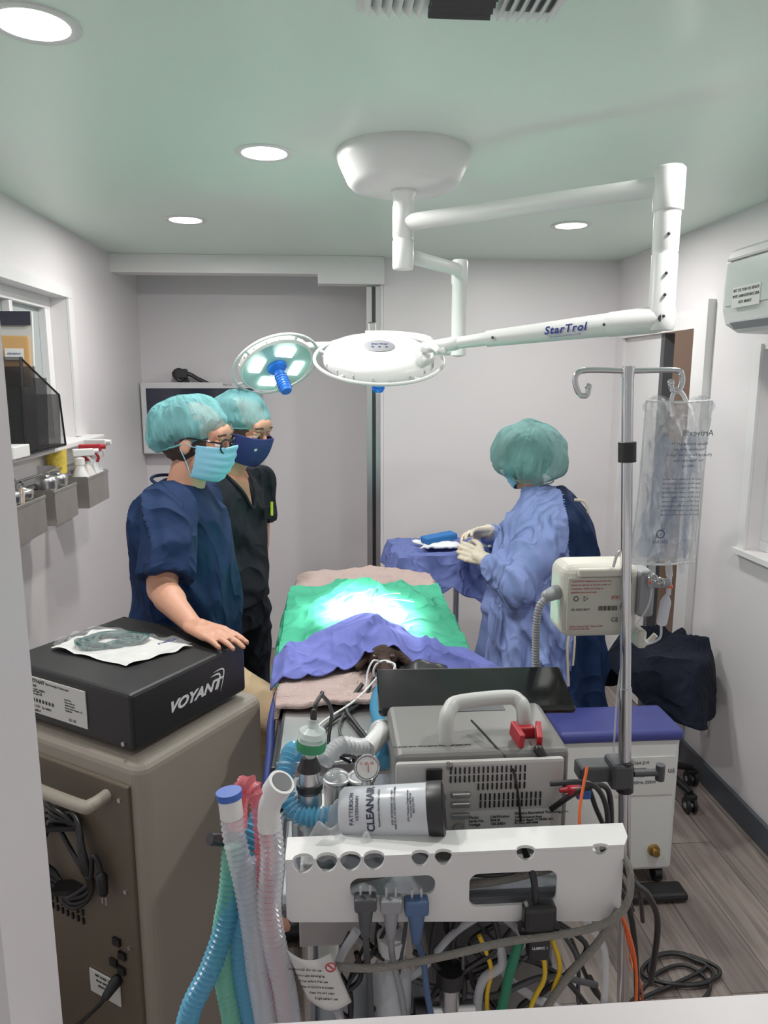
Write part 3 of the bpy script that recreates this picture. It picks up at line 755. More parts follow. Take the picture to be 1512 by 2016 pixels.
g.cap((.098,1.875,1.035),(.065,1.845,1.005),.013,.011);g.cap((.162,1.875,1.035),(.205,1.845,1.003),.014,.011)
for sx in (-1,1):
    g.cap((.10+sx*.03,2.08,1.01),(.10+sx*.075,2.02,1.0),.02,.014);g.cap((.10+sx*.075,2.02,1.0),(.10+sx*.09,2.10,.995),.013,.010)
    g.cap((.11+sx*.035,2.42,1.01),(.11+sx*.09,2.48,1.0),.026,.016);g.cap((.11+sx*.09,2.48,1.0),(.11+sx*.10,2.57,.995),.014,.010)
g.cap((.11,2.46,1.0),(.11,2.60,.993),.012,.006)
g=organic(g,.005,3)
dog=obj('dog',g,FUR,label='small dark brown dog lying anaesthetised under drapes, muzzle tied',cat='dog')
g=G();g.ell((.132,1.756,1.014),(.011,.009,.009));obj('nose',g,BLACK,dog)
for s in (-1,1):
    g=G();g.ell((.13+s*.023,1.826,1.037),(.007,.006,.006));obj('eye',g,EYEI,dog)
g=G();g.torus(axes((.131,1.805,1.006),(1,0,0),(0,0,1),(0,-1,0)),.028,.0035,32,8);obj('muzzle_tie',g,WHITEC,dog,label='white gauze tie around the muzzle')
g=G();g.tube([(.12,1.802,1.032),(.10,1.78,1.045),(.085,1.765,1.02),(.08,1.74,.985)],.0025);g.tube([(.135,1.802,1.032),(.155,1.77,1.035),(.135,1.745,1.0),(.155,1.72,.985)],.0025);obj('tie_end',g,WHITEC,dog,sep=True)
def blk(u,v): 
    x=.17+.13*u;y=1.79+.08*v
    return V(x,y,.990+.028*math.sin(pi*u)*math.sin(pi*v)+.010*noise.noise(V(x*30,y*30,0)))
g=G();g.grid(blk,24,18);obj('monitoring_cuff',g,BLACK,label='black monitoring cuff cloth beside the dog muzzle',cat='cuff',solid=.008)

# ------------------------------------------------------------ people
def head(g,Hm,s=1):
    e_=lambda c,r:g.ell((0,0,0),[q*s for q in r],Hm@Matrix.Translation(Vector(c)*s))
    e_((-.012,0,.030),(.097,.076,.088));e_((.022,0,-.028),(.070,.060,.088));e_((.045,0,-.062),(.042,.044,.045))
    e_((.068,0,-.092),(.022,.022,.018));e_((.075,0,.045),(.02,.05,.03))
    c=lambda a,b,r0,r1:g.cap(Hm@(Vector(a)*s),Hm@(Vector(b)*s),r0*s,r1*s)
    c((.088,0,.020),(.106,0,-.018),.008,.013);c((.09,-.012,-.022),(.09,.012,-.022),.009,.009)
    c((.083,-.04,.035),(.083,.04,.035),.010,.010)
    c((.085,-.02,-.050),(.085,.02,-.050),.009,.009);c((.082,-.018,-.062),(.082,.018,-.062),.009,.009)
    for k in (-1,1):
        e_((-.004,k*.078,-.002),(.020,.008,.032));c((.070,k*.045,-.015),(.05,k*.055,-.03),.016,.016)
def hand(g,w,d,pn,side,curl=.5,s=1,fr=1,thumb=.5):
    w=Vector(w);d=Vector(d).normalized();pn=Vector(pn);pn=(pn-d*pn.dot(d)).normalized();sd=d.cross(pn)
    if sd.dot(Vector(side))<0: sd=-sd
    for off,ml,L in ((.031,.082,.074),(.0105,.087,.082),(-.0105,.084,.076),(-.031,.076,.060)):
        k=w+(d*ml+sd*off)*s
        g.cap(w+(sd*off*.55)*s,k,.0135*s*fr,.0115*s*fr)
        a=curl*.35;p=k
        for seg,rr in ((.45,.0090),(.30,.0082),(.25,.0072)):
            dr=(d*math.cos(a)+pn*math.sin(a)+sd*off*2.2).normalized()
            q=p+dr*L*seg*s;g.cap(p,q,rr*1.05*s*fr,rr*.95*s*fr);p=q;a+=curl
    b=w+(d*.018+sd*.018)*s;d1=(d*.62+sd*.72+pn*.35).normalized()
    q=b+d1*.046*s;g.cap(b,q,.015*s*fr,.0125*s*fr)
    d2=(d*.85+sd*.35+pn*thumb).normalized();q2=q+d2*.033*s;g.cap(q,q2,.0115*s*fr,.0105*s*fr)
    d3=(d*.95+sd*.05+pn*(thumb+.2)).normalized();g.cap(q2,q2+d3*.026*s,.0105*s*fr,.0085*s*fr)
    g.cap(w-d*.02*s,w+d*.03*s,.021*s*fr,.024*s*fr)
def torso(g,F,L,rings,grow=0):
    F=Vector(F).normalized();L=Vector(L).normalized()
    g.loft([(Vector(c),F*(a+grow),L*(b+grow)) for c,a,b in rings],36)
def eyes(par,Hm,s=1):
    for k in (-1,1):
        g=G();g.ell((0,0,0),(.0125*s,.0125*s,.0125*s),Hm@Matrix.Translation(V(.079,k*.031,.012)*s),16,10);ey=obj('eye',g,EYEW,par)
        g=G();g.ell((0,0,0),(.003*s,.0062*s,.0062*s),Hm@Matrix.Translation(V(.0905,k*.031,.010)*s),16,10);obj('iris',g,EYEI,ey)
        g=G();g.ell((0,0,0),(.014*s,.0145*s,.0095*s),Hm@Matrix.Translation(V(.0785,k*.031,.020)*s),16,10);obj('eyelid',g,SKIN,ey)
        g=G();g.tube([Hm@(V(.088,k*.015,.040)*s),Hm@(V(.093,k*.032,.046)*s),Hm@(V(.080,k*.052,.040)*s)],.0035*s,6);obj('eyebrow',g,HAIR,par)
def cap_g(Hm,c,r,tilt,low,seed,ruf=.02,nl=180,nm=52):
    M=Hm@Matrix.Translation(Vector(c))@Matrix.Rotation(tilt,4,'Y')
    vs=[];fs=[]
    for j in range(nm+1):
        t=j/nm; ph=pi/2-(pi/2+low)*min(t/.93,1)
        for i in range(nl):
            a=2*pi*i/nl;d=V(math.cos(ph)*math.cos(a),math.cos(ph)*math.sin(a),math.sin(ph))
            pl=max(0,1-2*abs(noise.noise(V(math.cos(a)*6.5,math.sin(a)*6.5,ph*1.1+seed))))**1.5
            pl2=max(0,1-2*abs(noise.noise(V(math.cos(a)*15,math.sin(a)*15,ph*1.8-seed))))**1.5
            k=1+.034*(pl-.5)*(.35+.65*t)+.030*(pl2-.5)*(.3+.7*t)
            k+=.10*noise.noise(d*1.8+V(seed,0,0))+ruf*(t**3)*math.sin(a*31+3*noise.noise(V(a*2,seed,0)))*.5
            if t>.80: k*=1-.10*((t-.80)/.20)**1.5
            p=V(d.x*r[0],d.y*r[1],d.z*r[2])*k
            if t>.93: p.z=p.z-.010*(t-.93)/.07
            vs.append(p)
    for j in range(nm):
        for i in range(nl): fs.append([j*nl+i,j*nl+(i+1)%nl,(j+1)*nl+(i+1)%nl,(j+1)*nl+i])
    g=G();g.add(vs,fs,True,M);return g
def band(par,Hm,c,r,tilt,low,m):
    M=Hm@Matrix.Translation(Vector(c))@Matrix.Rotation(tilt,4,'Y')
    co=math.cos(-low);z=-math.sin(low)*r[2]-.006
    pts=[V(r[0]*co*.90*math.cos(2*pi*i/64),r[1]*co*.90*math.sin(2*pi*i/64),z+.001*math.sin(i*2.3)) for i in range(64)]
    g=G();g.tube(pts,.0030,8,closed=True,raw=True,M=M);obj('elastic_band',g,m,par)
def mask_g(Hm,s,pleat=True,r=(.122,.086)):
    def f(u,v):
        a=(u-.5)*2*1.28;z=.010-.112*v
        bul=1+.04*math.sin(pi*v)-.20*v**3
        x=r[0]*math.cos(a)*bul-.006;y=r[1]*math.sin(a)*(1-.18*v)
        x+=.010*math.exp(-(a/.22)**2)*(1-v)
        z+= .010*math.exp(-(a/.3)**2)*(1-v)-.02*(1-math.cos(a))*(.5-v)
        if pleat: x+=.0018*math.sin(v*30)*math.cos(a)
        else: x+=.004*math.exp(-(a/.06)**2)
        return Hm@(V(x,y,z)*s)
    g=G();g.grid(f,40,28);return g
def loops(par,Hm,s,m):
    g=G()
    for k in (-1,1):
        for z0 in (-.003,-.092): g.tube([Hm@(V(.030,k*.083,z0)*s),Hm@(V(.012,k*.085,z0*.6)*s),Hm@(V(-.014,k*.084,.012 if z0>-.05 else -.02)*s)],.0013,6)
    obj('ear_loop',g,m,par,sep=True)
def shoe(par,an,dirn,m):
    an=Vector(an);d=Vector(dirn);d.z=0;d.normalize()
    g=G();b=V(an.x,an.y,.045);g.cap(b-d*.04,b+d*.06,.044,.044);g.cap(b+d*.06+V(0,0,-.008),b+d*.17+V(0,0,-.012),.042,.030);g.cap(b,b+V(0,0,.05),.042,.038)
    g=organic(g,.007,2)
    for v in g.v: v.z=max(v.z,.003)
    obj('shoe',g,m,par)

# ---- woman (navy scrubs)
F=V(.97,-.22,0).normalized();L=V(.22,.97,0).normalized()
g=G()
torso(g,F,L,[((-.465,2.30,.80),.11,.15),((-.475,2.30,.93),.13,.17),((-.47,2.30,1.08),.125,.15),((-.47,2.29,1.25),.12,.165),((-.47,2.29,1.36),.10,.17),((-.465,2.29,1.41),.07,.12),((-.455,2.285,1.44),.05,.06)])
Hw=frame((-.405,2.27,1.563),(.96,-.18,-.22))
g.cap((-.455,2.29,1.40),(-.422,2.275,1.51),.060,.054);head(g,Hw,1.0)
g.cap((-.475,2.13,1.38),(-.465,2.07,1.35),.058,.055);g.cap((-.47,2.08,1.36),(-.465,1.99,1.185),.052,.042);g.cap((-.465,1.99,1.185),(-.43,1.94,1.165),.042,.040);g.cap((-.445,1.955,1.17),(-.368,1.855,1.133),.039,.026)
hand(g,(-.358,1.845,1.128),(.74,-.62,-.06),(0,0,-1),(.3,.9,0),curl=.16,s=1.02,thumb=.15)
g.cap((-.455,2.44,1.38),(-.445,2.50,1.35),.055,.05);g.cap((-.445,2.5,1.36),(-.475,2.54,1.10),.046,.038);g.cap((-.475,2.54,1.10),(-.45,2.53,.90),.038,.024)
hand(g,(-.45,2.53,.89),(.15,-.1,-1),(-.1,-.9,0),(.9,0,.1),curl=.3)
KN=V(-.190,2.01,.795)
g.cap((-.46,2.20,.92),KN,.085,.058);g.cap(KN,(-.29,2.10,.16),.056,.035);g.cap((-.29,2.10,.09),(-.15,2.08,.04),.034,.025)
g.cap((-.475,2.39,.88),(-.44,2.39,.50),.085,.058);g.cap((-.44,2.39,.50),(-.475,2.40,.12),.056,.035);g.cap((-.475,2.4,.08),(-.33,2.39,.04),.034,.025)
g=organic(g,.0048,3)
W=obj('person',g,SKIN,label='person in navy scrubs, blue mask and glasses, leaning on generator',cat='person')
eyes(W,Hw)
g=G();g.ell((0,0,0),(.103,.085,.096),Hw@Matrix.Translation(V(-.026,0,.020)));obj('hair',organic(g,.006,1,lambda p,n:.004*noise.noise(p*60)),HAIR,W)
CP=((-.040,0,.036),(.126,.102,.099),-.50,.44)
obj('bouffant_cap',cap_g(Hw,*CP,2.0),CAPM,W);band(W,Hw,*CP,CAPM)
obj('face_mask',mask_g(Hw,1.0),MASKB,W,solid=.002);loops(W,Hw,1,MASKB)
g=G()
for k in (-1,1):
    g.tube([Hw@V(.106,k*.006,.02),Hw@V(.106,k*.012,.030),Hw@V(.098,k*.05,.032),Hw@V(.094,k*.056,.012),Hw@V(.099,k*.045,-.006),Hw@V(.106,k*.014,-.004)],.0026,6,closed=True)
    g.tube([Hw@V(.094,k*.056,.022),Hw@V(.06,k*.080,.022),Hw@V(0,k*.086,.018),Hw@V(-.02,k*.084,.004)],.0028,6)
g.tube([Hw@V(.106,-.008,.018),Hw@V(.112,0,.021),Hw@V(.106,.008,.018)],.0022,6);obj('glasses',g,BLACKG,W)
g=G()
torso(g,F,L,[((-.462,2.30,.93),.165,.20),((-.462,2.30,1.0),.168,.205),((-.458,2.30,1.12),.165,.20),((-.468,2.29,1.24),.150,.20),((-.478,2.29,1.34),.135,.20),((-.478,2.29,1.395),.105,.165),((-.468,2.29,1.435),.070,.095)])
g.cap((-.475,2.15,1.375),(-.468,2.07,1.35),.080,.078);g.cyl((-.468,2.09,1.37),(-.462,1.995,1.21),.075,.078,24)
g.cap((-.455,2.42,1.375),(-.445,2.50,1.35),.078,.076);g.cyl((-.445,2.49,1.37),(-.458,2.53,1.21),.074,.076,24)
obj('scrub_top',organic(g,.008,5,wrinkle(.022,6,(1,1,.8),2)),NAVY,W)
g=G();g.tube([Vector((-.468,2.29,1.438))+F*.075*math.cos(a)+L*.095*math.sin(a)+V(0,0,-.018*math.cos(a)) for a in [2*pi*i/24 for i in range(24)]],.005,8,closed=True,raw=True);obj('collar',g,NAVY,W)
g=G();torso(g,F,L,[((-.47,2.30,.80),.135,.17),((-.475,2.30,.96),.14,.18)])
g.cap((-.46,2.20,.90),KN,.100,.074);g.cyl(KN,(-.285,2.10,.10),.072,.062,24)
g.cap((-.475,2.39,.86),(-.44,2.39,.50),.105,.078);g.cyl((-.44,2.39,.52),(-.475,2.40,.09),.078,.062,24)
obj('trousers',organic(g,.009,4,wrinkle(.013,8,(1,1,.8),5)),KHAKI,W)
shoe(W,(-.285,2.10,.08),(1,-.1,0),BLACK);shoe(W,(-.47,2.40,.08),(1,0,0),BLACK)

# ---- man (black scrubs)
F=V(.80,-.60,0);L=V(.60,.80,0)
c=V(-.405,2.80,0)
g=G()
torso(g,F,L,[(c+V(0,0,.80),.10,.15),(c+V(0,0,.93),.11,.165),(c+V(0,0,1.06),.10,.14),(c+V(0,0,1.22),.11,.165),(c+V(0,0,1.33),.095,.18),(c+V(0,0,1.385),.07,.12),(c+V(.01,-.01,1.425),.055,.062)])
Hm_=frame((-.322,2.735,1.568),(.86,-.44,-.38))
g.cap(c+V(.01,-.01,1.38),(-.347,2.755,1.51),.062,.056);head(g,Hm_,1.02)
sl=c+L*.185+V(0,0,1.345);sr=c-L*.19+V(0,0,1.345)
g.cap(sl,(-.30,3.0,1.08),.052,.042);g.cap((-.30,3.0,1.08),(-.30,2.95,.84),.040,.026);hand(g,(-.30,2.945,.83),(.05,-.1,-1),(-.6,-.5,0),(.6,-.7,0),curl=.35)
g.cap(sr,(-.60,2.70,1.09),.052,.042);g.cap((-.60,2.70,1.09),(-.56,2.66,.86),.040,.026);hand(g,(-.56,2.66,.85),(.1,-.05,-1),(.2,.7,0),(.7,-.5,0),curl=.35)
for s in (-1,1):
    h0=c+L*.09*s;g.cap(h0+V(0,0,.86),h0+V(.02,-.01,.48),.085,.058);g.cap(h0+V(.02,-.01,.48),h0+V(0,0,.10),.056,.036);g.cap(h0+V(0,0,.07),h0+V(0,0,.04)+F*.15,.034,.026)
g=organic(g,.0055,3)
Mn=obj('person',g,SKIN,label='person in black scrubs and navy mask, looking down at the table',cat='person')
eyes(Mn,Hm_,1.02)
g=G();g.ell((0,0,0),(.104,.086,.098),Hm_@Matrix.Translation(V(-.024,0,.018)));obj('hair',organic(g,.006,1,lambda p,n:.004*noise.noise(p*60)),HAIR,Mn)
CP=((-.028,0,.042),(.116,.100,.096),-.34,.34)
obj('bouffant_cap',cap_g(Hm_,*CP,6.0),CAPM,Mn);band(Mn,Hm_,*CP,CAPM)
obj('face_mask',mask_g(Hm_,1.03,False),MASKN,Mn,solid=.003);loops(Mn,Hm_,1.03,MASKN)
g=G();g.box((0,0,0),(.002,.014,.008),rot=Hm_.to_3x3(),bev=0);
for i in range(len(g.v)): g.v[i]=g.v[i]+Hm_@V(.106,-.050,-.030)
obj('mask_logo',g,INKW,Mn)
g=G()
torso(g,F,L,[(c+V(0,0,.90),.140,.180),(c+V(0,0,1.0),.138,.178),(c+V(0,0,1.12),.130,.170),(c+V(0,0,1.24),.135,.182),(c+V(0,0,1.33),.12,.195),(c+V(0,0,1.38),.090,.150),(c+V(.0,0,1.41),.064,.088)])
g.cap(sl-L*.05,sl+L*.0,.073,.074);g.cyl(sl,sl.lerp(V(-.30,3.0,1.08),.62),.070,.072,24)
g.cap(sr+L*.05,sr-L*.01,.075,.078);g.cyl(sr,sr.lerp(V(-.60,2.70,1.09),.62),.070,.072,24)
st=obj('scrub_top',organic(g,.008,5,wrinkle(.018,6,(1,1,.8),9)),BLKSC,Mn)
nb=c+F*.110+V(0,0,1.368)
g=G()
g.add([nb+L*.056+V(0,0,.040)-F*.045,nb-L*.056+V(0,0,.040)-F*.045,nb+V(0,0,-.085)+F*.032,nb+F*.018+V(0,0,0)],[[0,3,2],[3,1,2],[0,1,3]],True)
obj('neckline_skin',g,SKIN,Mn)
g=G();g.tube([nb+L*.060+V(0,0,.040)-F*.04,nb+L*.032+V(0,0,-.02)+F*.014,nb+V(0,0,-.088)+F*.035,nb-L*.032+V(0,0,-.02)+F*.014,nb-L*.060+V(0,0,.040)-F*.04],.006,8);obj('collar',g,BLKSC,Mn)
g=G();pc=c+F*.140+L*.085+V(0,0,1.25);g.box(pc,(.045,.006,.05),rot=frame((0,0,0),L).to_3x3(),bev=.002);obj('chest_pocket',g,BLKSC,Mn)
g=G();g.cyl(pc+V(0,0,-.01)+F*.012+L*.008,pc+V(0,0,.042)+F*.010+L*.012,.0052)
obj('pen',g,mat('lime_pen',srgb(186,214,50),.4),label='lime green pen clipped in a chest pocket',cat='pen')
g=G();torso(g,F,L,[(c+V(0,0,.80),.12,.165),(c+V(0,0,.95),.125,.172)])
for s in (-1,1):
    h0=c+L*.09*s;g.cap(h0+V(0,0,.84),h0+V(.02,-.01,.48),.10,.078);g.cyl(h0+V(.02,-.01,.5),h0+V(0,0,.08),.076,.062,24)
obj('trousers',organic(g,.009,4,wrinkle(.012,8,(1,1,.8),12)),BLKSC,Mn)
for s in (-1,1): shoe(Mn,c+L*.09*s,F,BLACK)

# ---- surgeon
F=V(-.96,.25,0).normalized();L=V(-.25,-.96,0).normalized()
g=G();c=V(.870,2.90,0)
torso(g,F,L,[(c+V(0,0,.76),.11,.15),(c+V(0,0,.88),.12,.155),(c+V(0,0,1.0),.105,.13),(c+V(0,0,1.12),.10,.135),(c+V(-.01,0,1.19),.075,.115),(c+V(-.02,0,1.24),.05,.07),(c+V(-.04,.01,1.30),.045,.050)])
Hs=frame((.790,2.955,1.430),(-.46,.80,-.44))
g.cap(c+V(-.04,.01,1.24),(.805,2.94,1.38),.045,.050);head(g,Hs,.98)
el=V(.700,2.67,.995);wl=V(.600,2.83,1.045)
g.cap((.858,2.80,1.165),el,.042,.036);g.cap(el,wl,.038,.024);hand(g,wl,(-.75,.55,.22),(.4,.7,-.35),(-.2,0,1),curl=.55,s=.9)
er=V(.735,3.12,1.04);wr=V(.660,3.03,1.115)
g.cap((.87,3.00,1.165),er,.042,.036);g.cap(er,wr,.038,.024);hand(g,wr,(-.85,-.35,.05),(.1,-.5,-.8),(-.5,.4,.2),curl=.5,s=.9)
for s in (-1,1):
    h0=c+L*.085*s;g.cap(h0+V(0,0,.82),h0+V(-.02,0,.45),.082,.056);g.cap(h0+V(-.02,0,.45),h0+V(0,0,.10),.054,.035);g.cap(h0+V(0,0,.07),h0+V(0,0,.04)+F*.14,.034,.026)
g=organic(g,.0055,3)
Sg=obj('person',g,SKIN,label='person in blue surgical gown and gloves arranging instruments',cat='person')
eyes(Sg,Hs,.98)
g=G();g.ell((0,0,0),(.106,.090,.100),Hs@Matrix.Translation(V(-.026,0,.010)));obj('hair',organic(g,.006,1,lambda p,n:.004*noise.noise(p*60)),HAIR,Sg)
CP=((-.040,.010,.004),(.158,.150,.136),-.66,.64)
obj('bouffant_cap',cap_g(Hs,*CP,11.0),CAPG,Sg);band(Sg,Hs,*CP,CAPG)
obj('face_mask',mask_g(Hs,.98),MASKB,Sg,solid=.002);loops(Sg,Hs,.98,MASKB)
g=G()
for k in (-1,1): g.tube([Hs@V(.104,k*.008,.03),Hs@V(.094,k*.055,.030),Hs@V(.094,k*.055,-.004),Hs@V(.104,k*.01,-.004)],.003,6,closed=True);g.tube([Hs@V(.094,k*.056,.022),Hs@V(.04,k*.082,.022),Hs@V(-.01,k*.084,.018)],.003,6)
obj('glasses',g,BLACKG,Sg)
g=G()
for s in (-1,1):
    h0=V(.90,2.90,0)+L*.085*s;g.cap(h0+V(0,0,.70),h0+V(-.02,0,.45),.10,.080);g.cyl(h0+V(-.02,0,.47),h0+V(-.02,0,.08),.080,.068,24)
obj('trousers',organic(g,.010,4,wrinkle(.012,9,(1,1,.5),18)),NAVY,Sg)
# one continuous garment volume; the open back shows the navy scrub panel
g=G();cf=V(0,2.87,0)
torso(g,F,L,[(cf+V(.875,0,.27),.270,.27),(cf+V(.865,0,.50),.250,.26),(cf+V(.860,0,.75),.235,.24),(cf+V(.862,0,.95),.222,.225),(cf+V(.868,0,1.08),.205,.215),(cf+V(.874,0,1.18),.178,.205),(cf+V(.872,0,1.24),.145,.18),(cf+V(.862,0,1.29),.105,.125),(cf+V(.845,.01,1.325),.075,.085)])
g.cap((.865,2.80,1.220),(.860,2.735,1.185),.096,.094);g.cap((.860,2.745,1.185),el+V(.0,.0,.0),.094,.090);g.cap(el+V(-.005,0,.005),el.lerp(wl,.6),.088,.060);g.cyl(el.lerp(wl,.5),el.lerp(wl,.92),.056,.036,24)
g.cap((.89,3.0,1.20),er,.085,.07);g.cyl(er,er.lerp(wr,.9),.066,.036,24)
wr1=wrinkle(.024,6.5,(1,1,.5),22,.5)
gg=organic(g,.0075,6,lambda p,n:wr1(p,n)+(.022*math.sin(math.atan2(p.y-2.87,p.x-.86)*13+2.5*noise.noise(p*3))*sst((1.05-p.z)/.45)))
A_=[];B_=[]
for k,f in enumerate(gg.f):
    p=gg.v[f[0]]
    lim=.905+.018*math.sin(p.z*9)+.012*noise.noise(V(0,p.y*8,p.z*6))+.03*max(0,.9-p.z)
    (B_ if p.x>lim and p.z>.42+.03*math.sin(p.y*20) else A_).append(k)
gown=obj('surgical_gown',gg.subset(A_),GOWN,Sg,solid=.004)
obj('scrub_top',gg.subset(B_),NAVY,Sg,solid=.003)
BT=mat('beige_tie',srgb(190,180,160),.8)
g=G();g.tube([(.87,2.650,.98),(.895,2.615,.86),(.88,2.600,.76),(.89,2.595,.60)],.005,6);g.tube([(.945,2.79,1.285),(.98,2.77,1.28),(.99,2.75,1.24)],.006,6);g.tube([(.90,2.64,.92),(.91,2.61,.8),(.905,2.60,.68)],.004,6)
obj('gown_tie',g,BT,gown,sep=True)
for (wv,d,pn,sd,cu) in ((wl,(-.75,.55,.22),(.4,.7,-.35),(-.2,0,1),.55),(wr,(-.85,-.35,.05),(.1,-.5,-.8),(-.5,.4,.2),.5)):
    g=G();hand(g,wv,d,pn,sd,curl=cu,s=.9,fr=1.16);src=(el if wv is wl else er)
    g.cap(wv,wv.lerp(src,.35),.030,.036)
    obj('glove',organic(g,.0036,3),GLOVE,Sg)
for s in (-1,1): shoe(Sg,c+L*.085*s,F,BLACK)

# ------------------------------------------------------------ instrument stand
e=thing('instrument_stand','wheeled instrument stand with steel tray and post','instrument stand',(.47,3.12,0),world=True)
g=G();g.box((.47,3.12,1.005),(.40,.28,.012),bev=.004);obj('tray',g,METAL,e)
g=G();g.cyl((.56,3.22,.04),(.56,3.22,1.0),.014);g.cyl((.56,3.22,.99),(.47,3.12,.997),.010);obj('post',g,METAL,e)
g=G();g.box((.47,3.22,.05),(.44,.04,.03),bev=.006);g.box((.27,3.12,.05),(.04,.34,.03),bev=.006);g.box((.67,3.12,.05),(.04,.34,.03),bev=.006);obj('base',g,DSTEEL,e)
for x in (.27,.67):
    for y in (2.98,3.26): g=G();g.cyl((x-.01,y,.022),(x+.01,y,.022),.022);obj('caster',g,BLACK,e)
def trayd(u,v):
    s=.17+.60*u;t=2.80+.50*v
    s+=.016*noise.noise(V(t*9,21,1))
    x,y=s,t;z=1.020
    w=noise.noise(V(s*3,t*3,5))*.8
    z+=.014*max(0,1-2*abs(noise.noise(V(s*9+w,t*7,5))))**1.8
    ex0,ex1,ey0=.275,.668,2.985
    if s>ex1: o=s-ex1;x=ex1+.01+.3*o;z-=o*.9
    if s<ex0: o=ex0-s;x=ex0-.01-.35*o+.012*math.sin(t*30);z-=o*.9
    if t<ey0: o=ey0-t;o*=.75+.45*abs(math.sin(u*5.2+.4));y=ey0-.01-.35*o-.018*math.sin(s*40)*min(1,o/.06);z-=o*.9
    return V(x,y,z)
g=G();g.grid(trayd,110,80);obj('surgical_drape',g,TRAYBL,label='blue cloth drape covering the instrument tray',cat='surgical drape',solid=.003)
g=G()
def fold(u,v): 
    return V(.37+.16*u+.02*math.sin(v*5),3.03+.14*v,1.044+.022*math.sin(pi*u)*math.sin(pi*v)+.012*abs(noise.noise(V(u*5,v*5,0))))
g.grid(fold,24,20);obj('gauze_pack',g,WHITEC,label='crumpled white gauze on the instrument tray',cat='gauze',solid=.008)
g=G();g.box((.46,3.10,1.075),(.15,.07,.03),rot=(0,-.1,.3),bev=.008);obj('folded_towel',g,mat('folded_blue',srgb(30,100,170),.85,bump=.3,bscale=150),label='folded bright blue towel on the tray',cat='towel')
for k in range(3):
    g=G();b=V(.53+.02*k,3.02-.02*k,1.053);g.tube([b,b+V(.04,-.01,.01),b+V(.09,-.015,.008)],.003,6);g.torus(axes(b+V(.105,-.02,.01),(1,0,0),(0,1,0),(0,0,1)),.011,.0025,16,6)
    obj('forceps',g,METAL,label='steel forceps lying on the blue tray drape',cat='surgical instrument',group='forceps on the tray')

# ------------------------------------------------------------ oxygen machine
e=thing('oxygen_concentrator','white floor-standing oxygen machine with violet blue lid','medical machine',(.965,2.35,0),world=True)
g=G();g.box((.965,2.345,.308),(.41,.19,.50),bev=.015,seg=3);obj('housing',g,ENAMEL,e)
g=G();g.box((.965,2.345,.566),(.43,.21,.040),bev=.016,seg=4,smooth=False);obj('lid',g,LID,e)
g=G();g.box((1.05,2.2485,.42),(.20,.003,.14));obj('label_plate',g,LABEL,e)
g=G()
for k,s in enumerate(['REF VO64-210','SN 04790000','Remot. Tree','115V~ 60Hz 350W']): text(g,s,.016,axes((.965,2.246,.47-.024*k),(1,0,0),(0,0,1),(0,-1,0)),align='LEFT')
text(g,'UL us',.03,axes((1.12,2.246,.44),(1,0,0),(0,0,1),(0,-1,0)));obj('lettering',g,INKG,e)
g=G();g.lathe([(.022,0),(.020,.012),(.012,.014),(.012,.03),(.001,.03)],axes((1.10,2.252,.14),(1,0,0),(0,0,1),(0,-1,0)),24);obj('knob',g,mat('brass',srgb(180,150,90),.3,1),e)
g=G();g.box((.86,2.2485,.16),(.09,.003,.05));obj('warning_label',g,LABEL,e)
for x in (.80,1.13):
    for y in (2.28,2.41):
        g=G();g.cyl((x-.012,y,.028),(x+.012,y,.028),.028);g.box((x,y,.052),(.03,.03,.02));obj('caster',g,BLACK,e)
g=G();g.box((1.09,2.19,.02),(.20,.08,.03),bev=.012);obj('foot_pedal',g,BLACK,label='black foot pedal on the floor beside the machine',cat='pedal')
# stool + jacket
e=thing('stool','black wheeled stool with round seat and chrome column','stool',(1.39,2.86,0),world=True)
T=Matrix.Translation(V(1.39,2.86,0))
g=G();g.lathe([(.001,.52),(.15,.52),(.165,.535),(.165,.56),(.15,.58),(.001,.585)],T,40);obj('seat',g,BLACK,e)
g=G();g.lathe([(.001,.10),(.025,.10),(.025,.35),(.016,.35),(.016,.53),(.001,.53)],T,24);obj('column',g,CHROME,e)
g=G();g.cyl((1.39,2.86,.09),(1.39,2.86,.15),.035)
for k in range(5):
    a=2*pi*k/5-1.2;q=V(1.39+.16*math.cos(a),2.86+.2*math.sin(a),0);g.cyl((1.39,2.86,.12),q+V(0,0,.085),.02,.014)
obj('base',g,BLACK,e)
for k in range(5):
    a=2*pi*k/5-1.2;q=V(1.39+.16*math.cos(a),2.86+.2*math.sin(a),0)
    g=G()
    for s in (-.014,.014): g.cyl(q+V(s-.006,0,.032),q+V(s+.006,0,.032),.032)
    g.box(q+V(0,0,.065),(.05,.03,.03),bev=.008);g.mi(1);g.cyl(q+V(-.022,0,.032),q+V(.022,0,.032),.012)
    obj('caster',g,[BLACK,GREY],e)
def jk(u,v):
    a=2*pi*u
    if v<.42: r=.175*v/.42;z=.640-.02*(v/.42)**2
    else: 
        t=(v-.42)/.58
        r=.175+.050*t**.7+t*(.042*math.sin(a*4+1)+.022*math.sin(a*7))
        z=.615-t*(.13+.15*max(0,math.cos(a+.55))**1.5+.06*math.sin(a*3+.5)+.04*math.sin(a*5))
    ex=1.12 if math.cos(a)<0 else 1.02
    x=1.385+r*math.cos(a)*ex;y=2.86+r*math.sin(a)
    w=noise.noise(V(x*3,y*3,z*3))
    z+=.06*max(0,1-2*abs(noise.noise(V(x*6+w,y*6,z*2))))**1.5*(1 if v<.42 else .4)+.04*noise.noise(V(x*5,y*5,1))
    k=.016*noise.noise(V(x*12,y*12,z*8))
    return V(min(x+k,1.605),y+k,z)
g=G();g.grid(jk,120,50)
obj('jacket',g,DNAVY,label='dark navy jacket draped over the stool',cat='jacket',solid=.012)

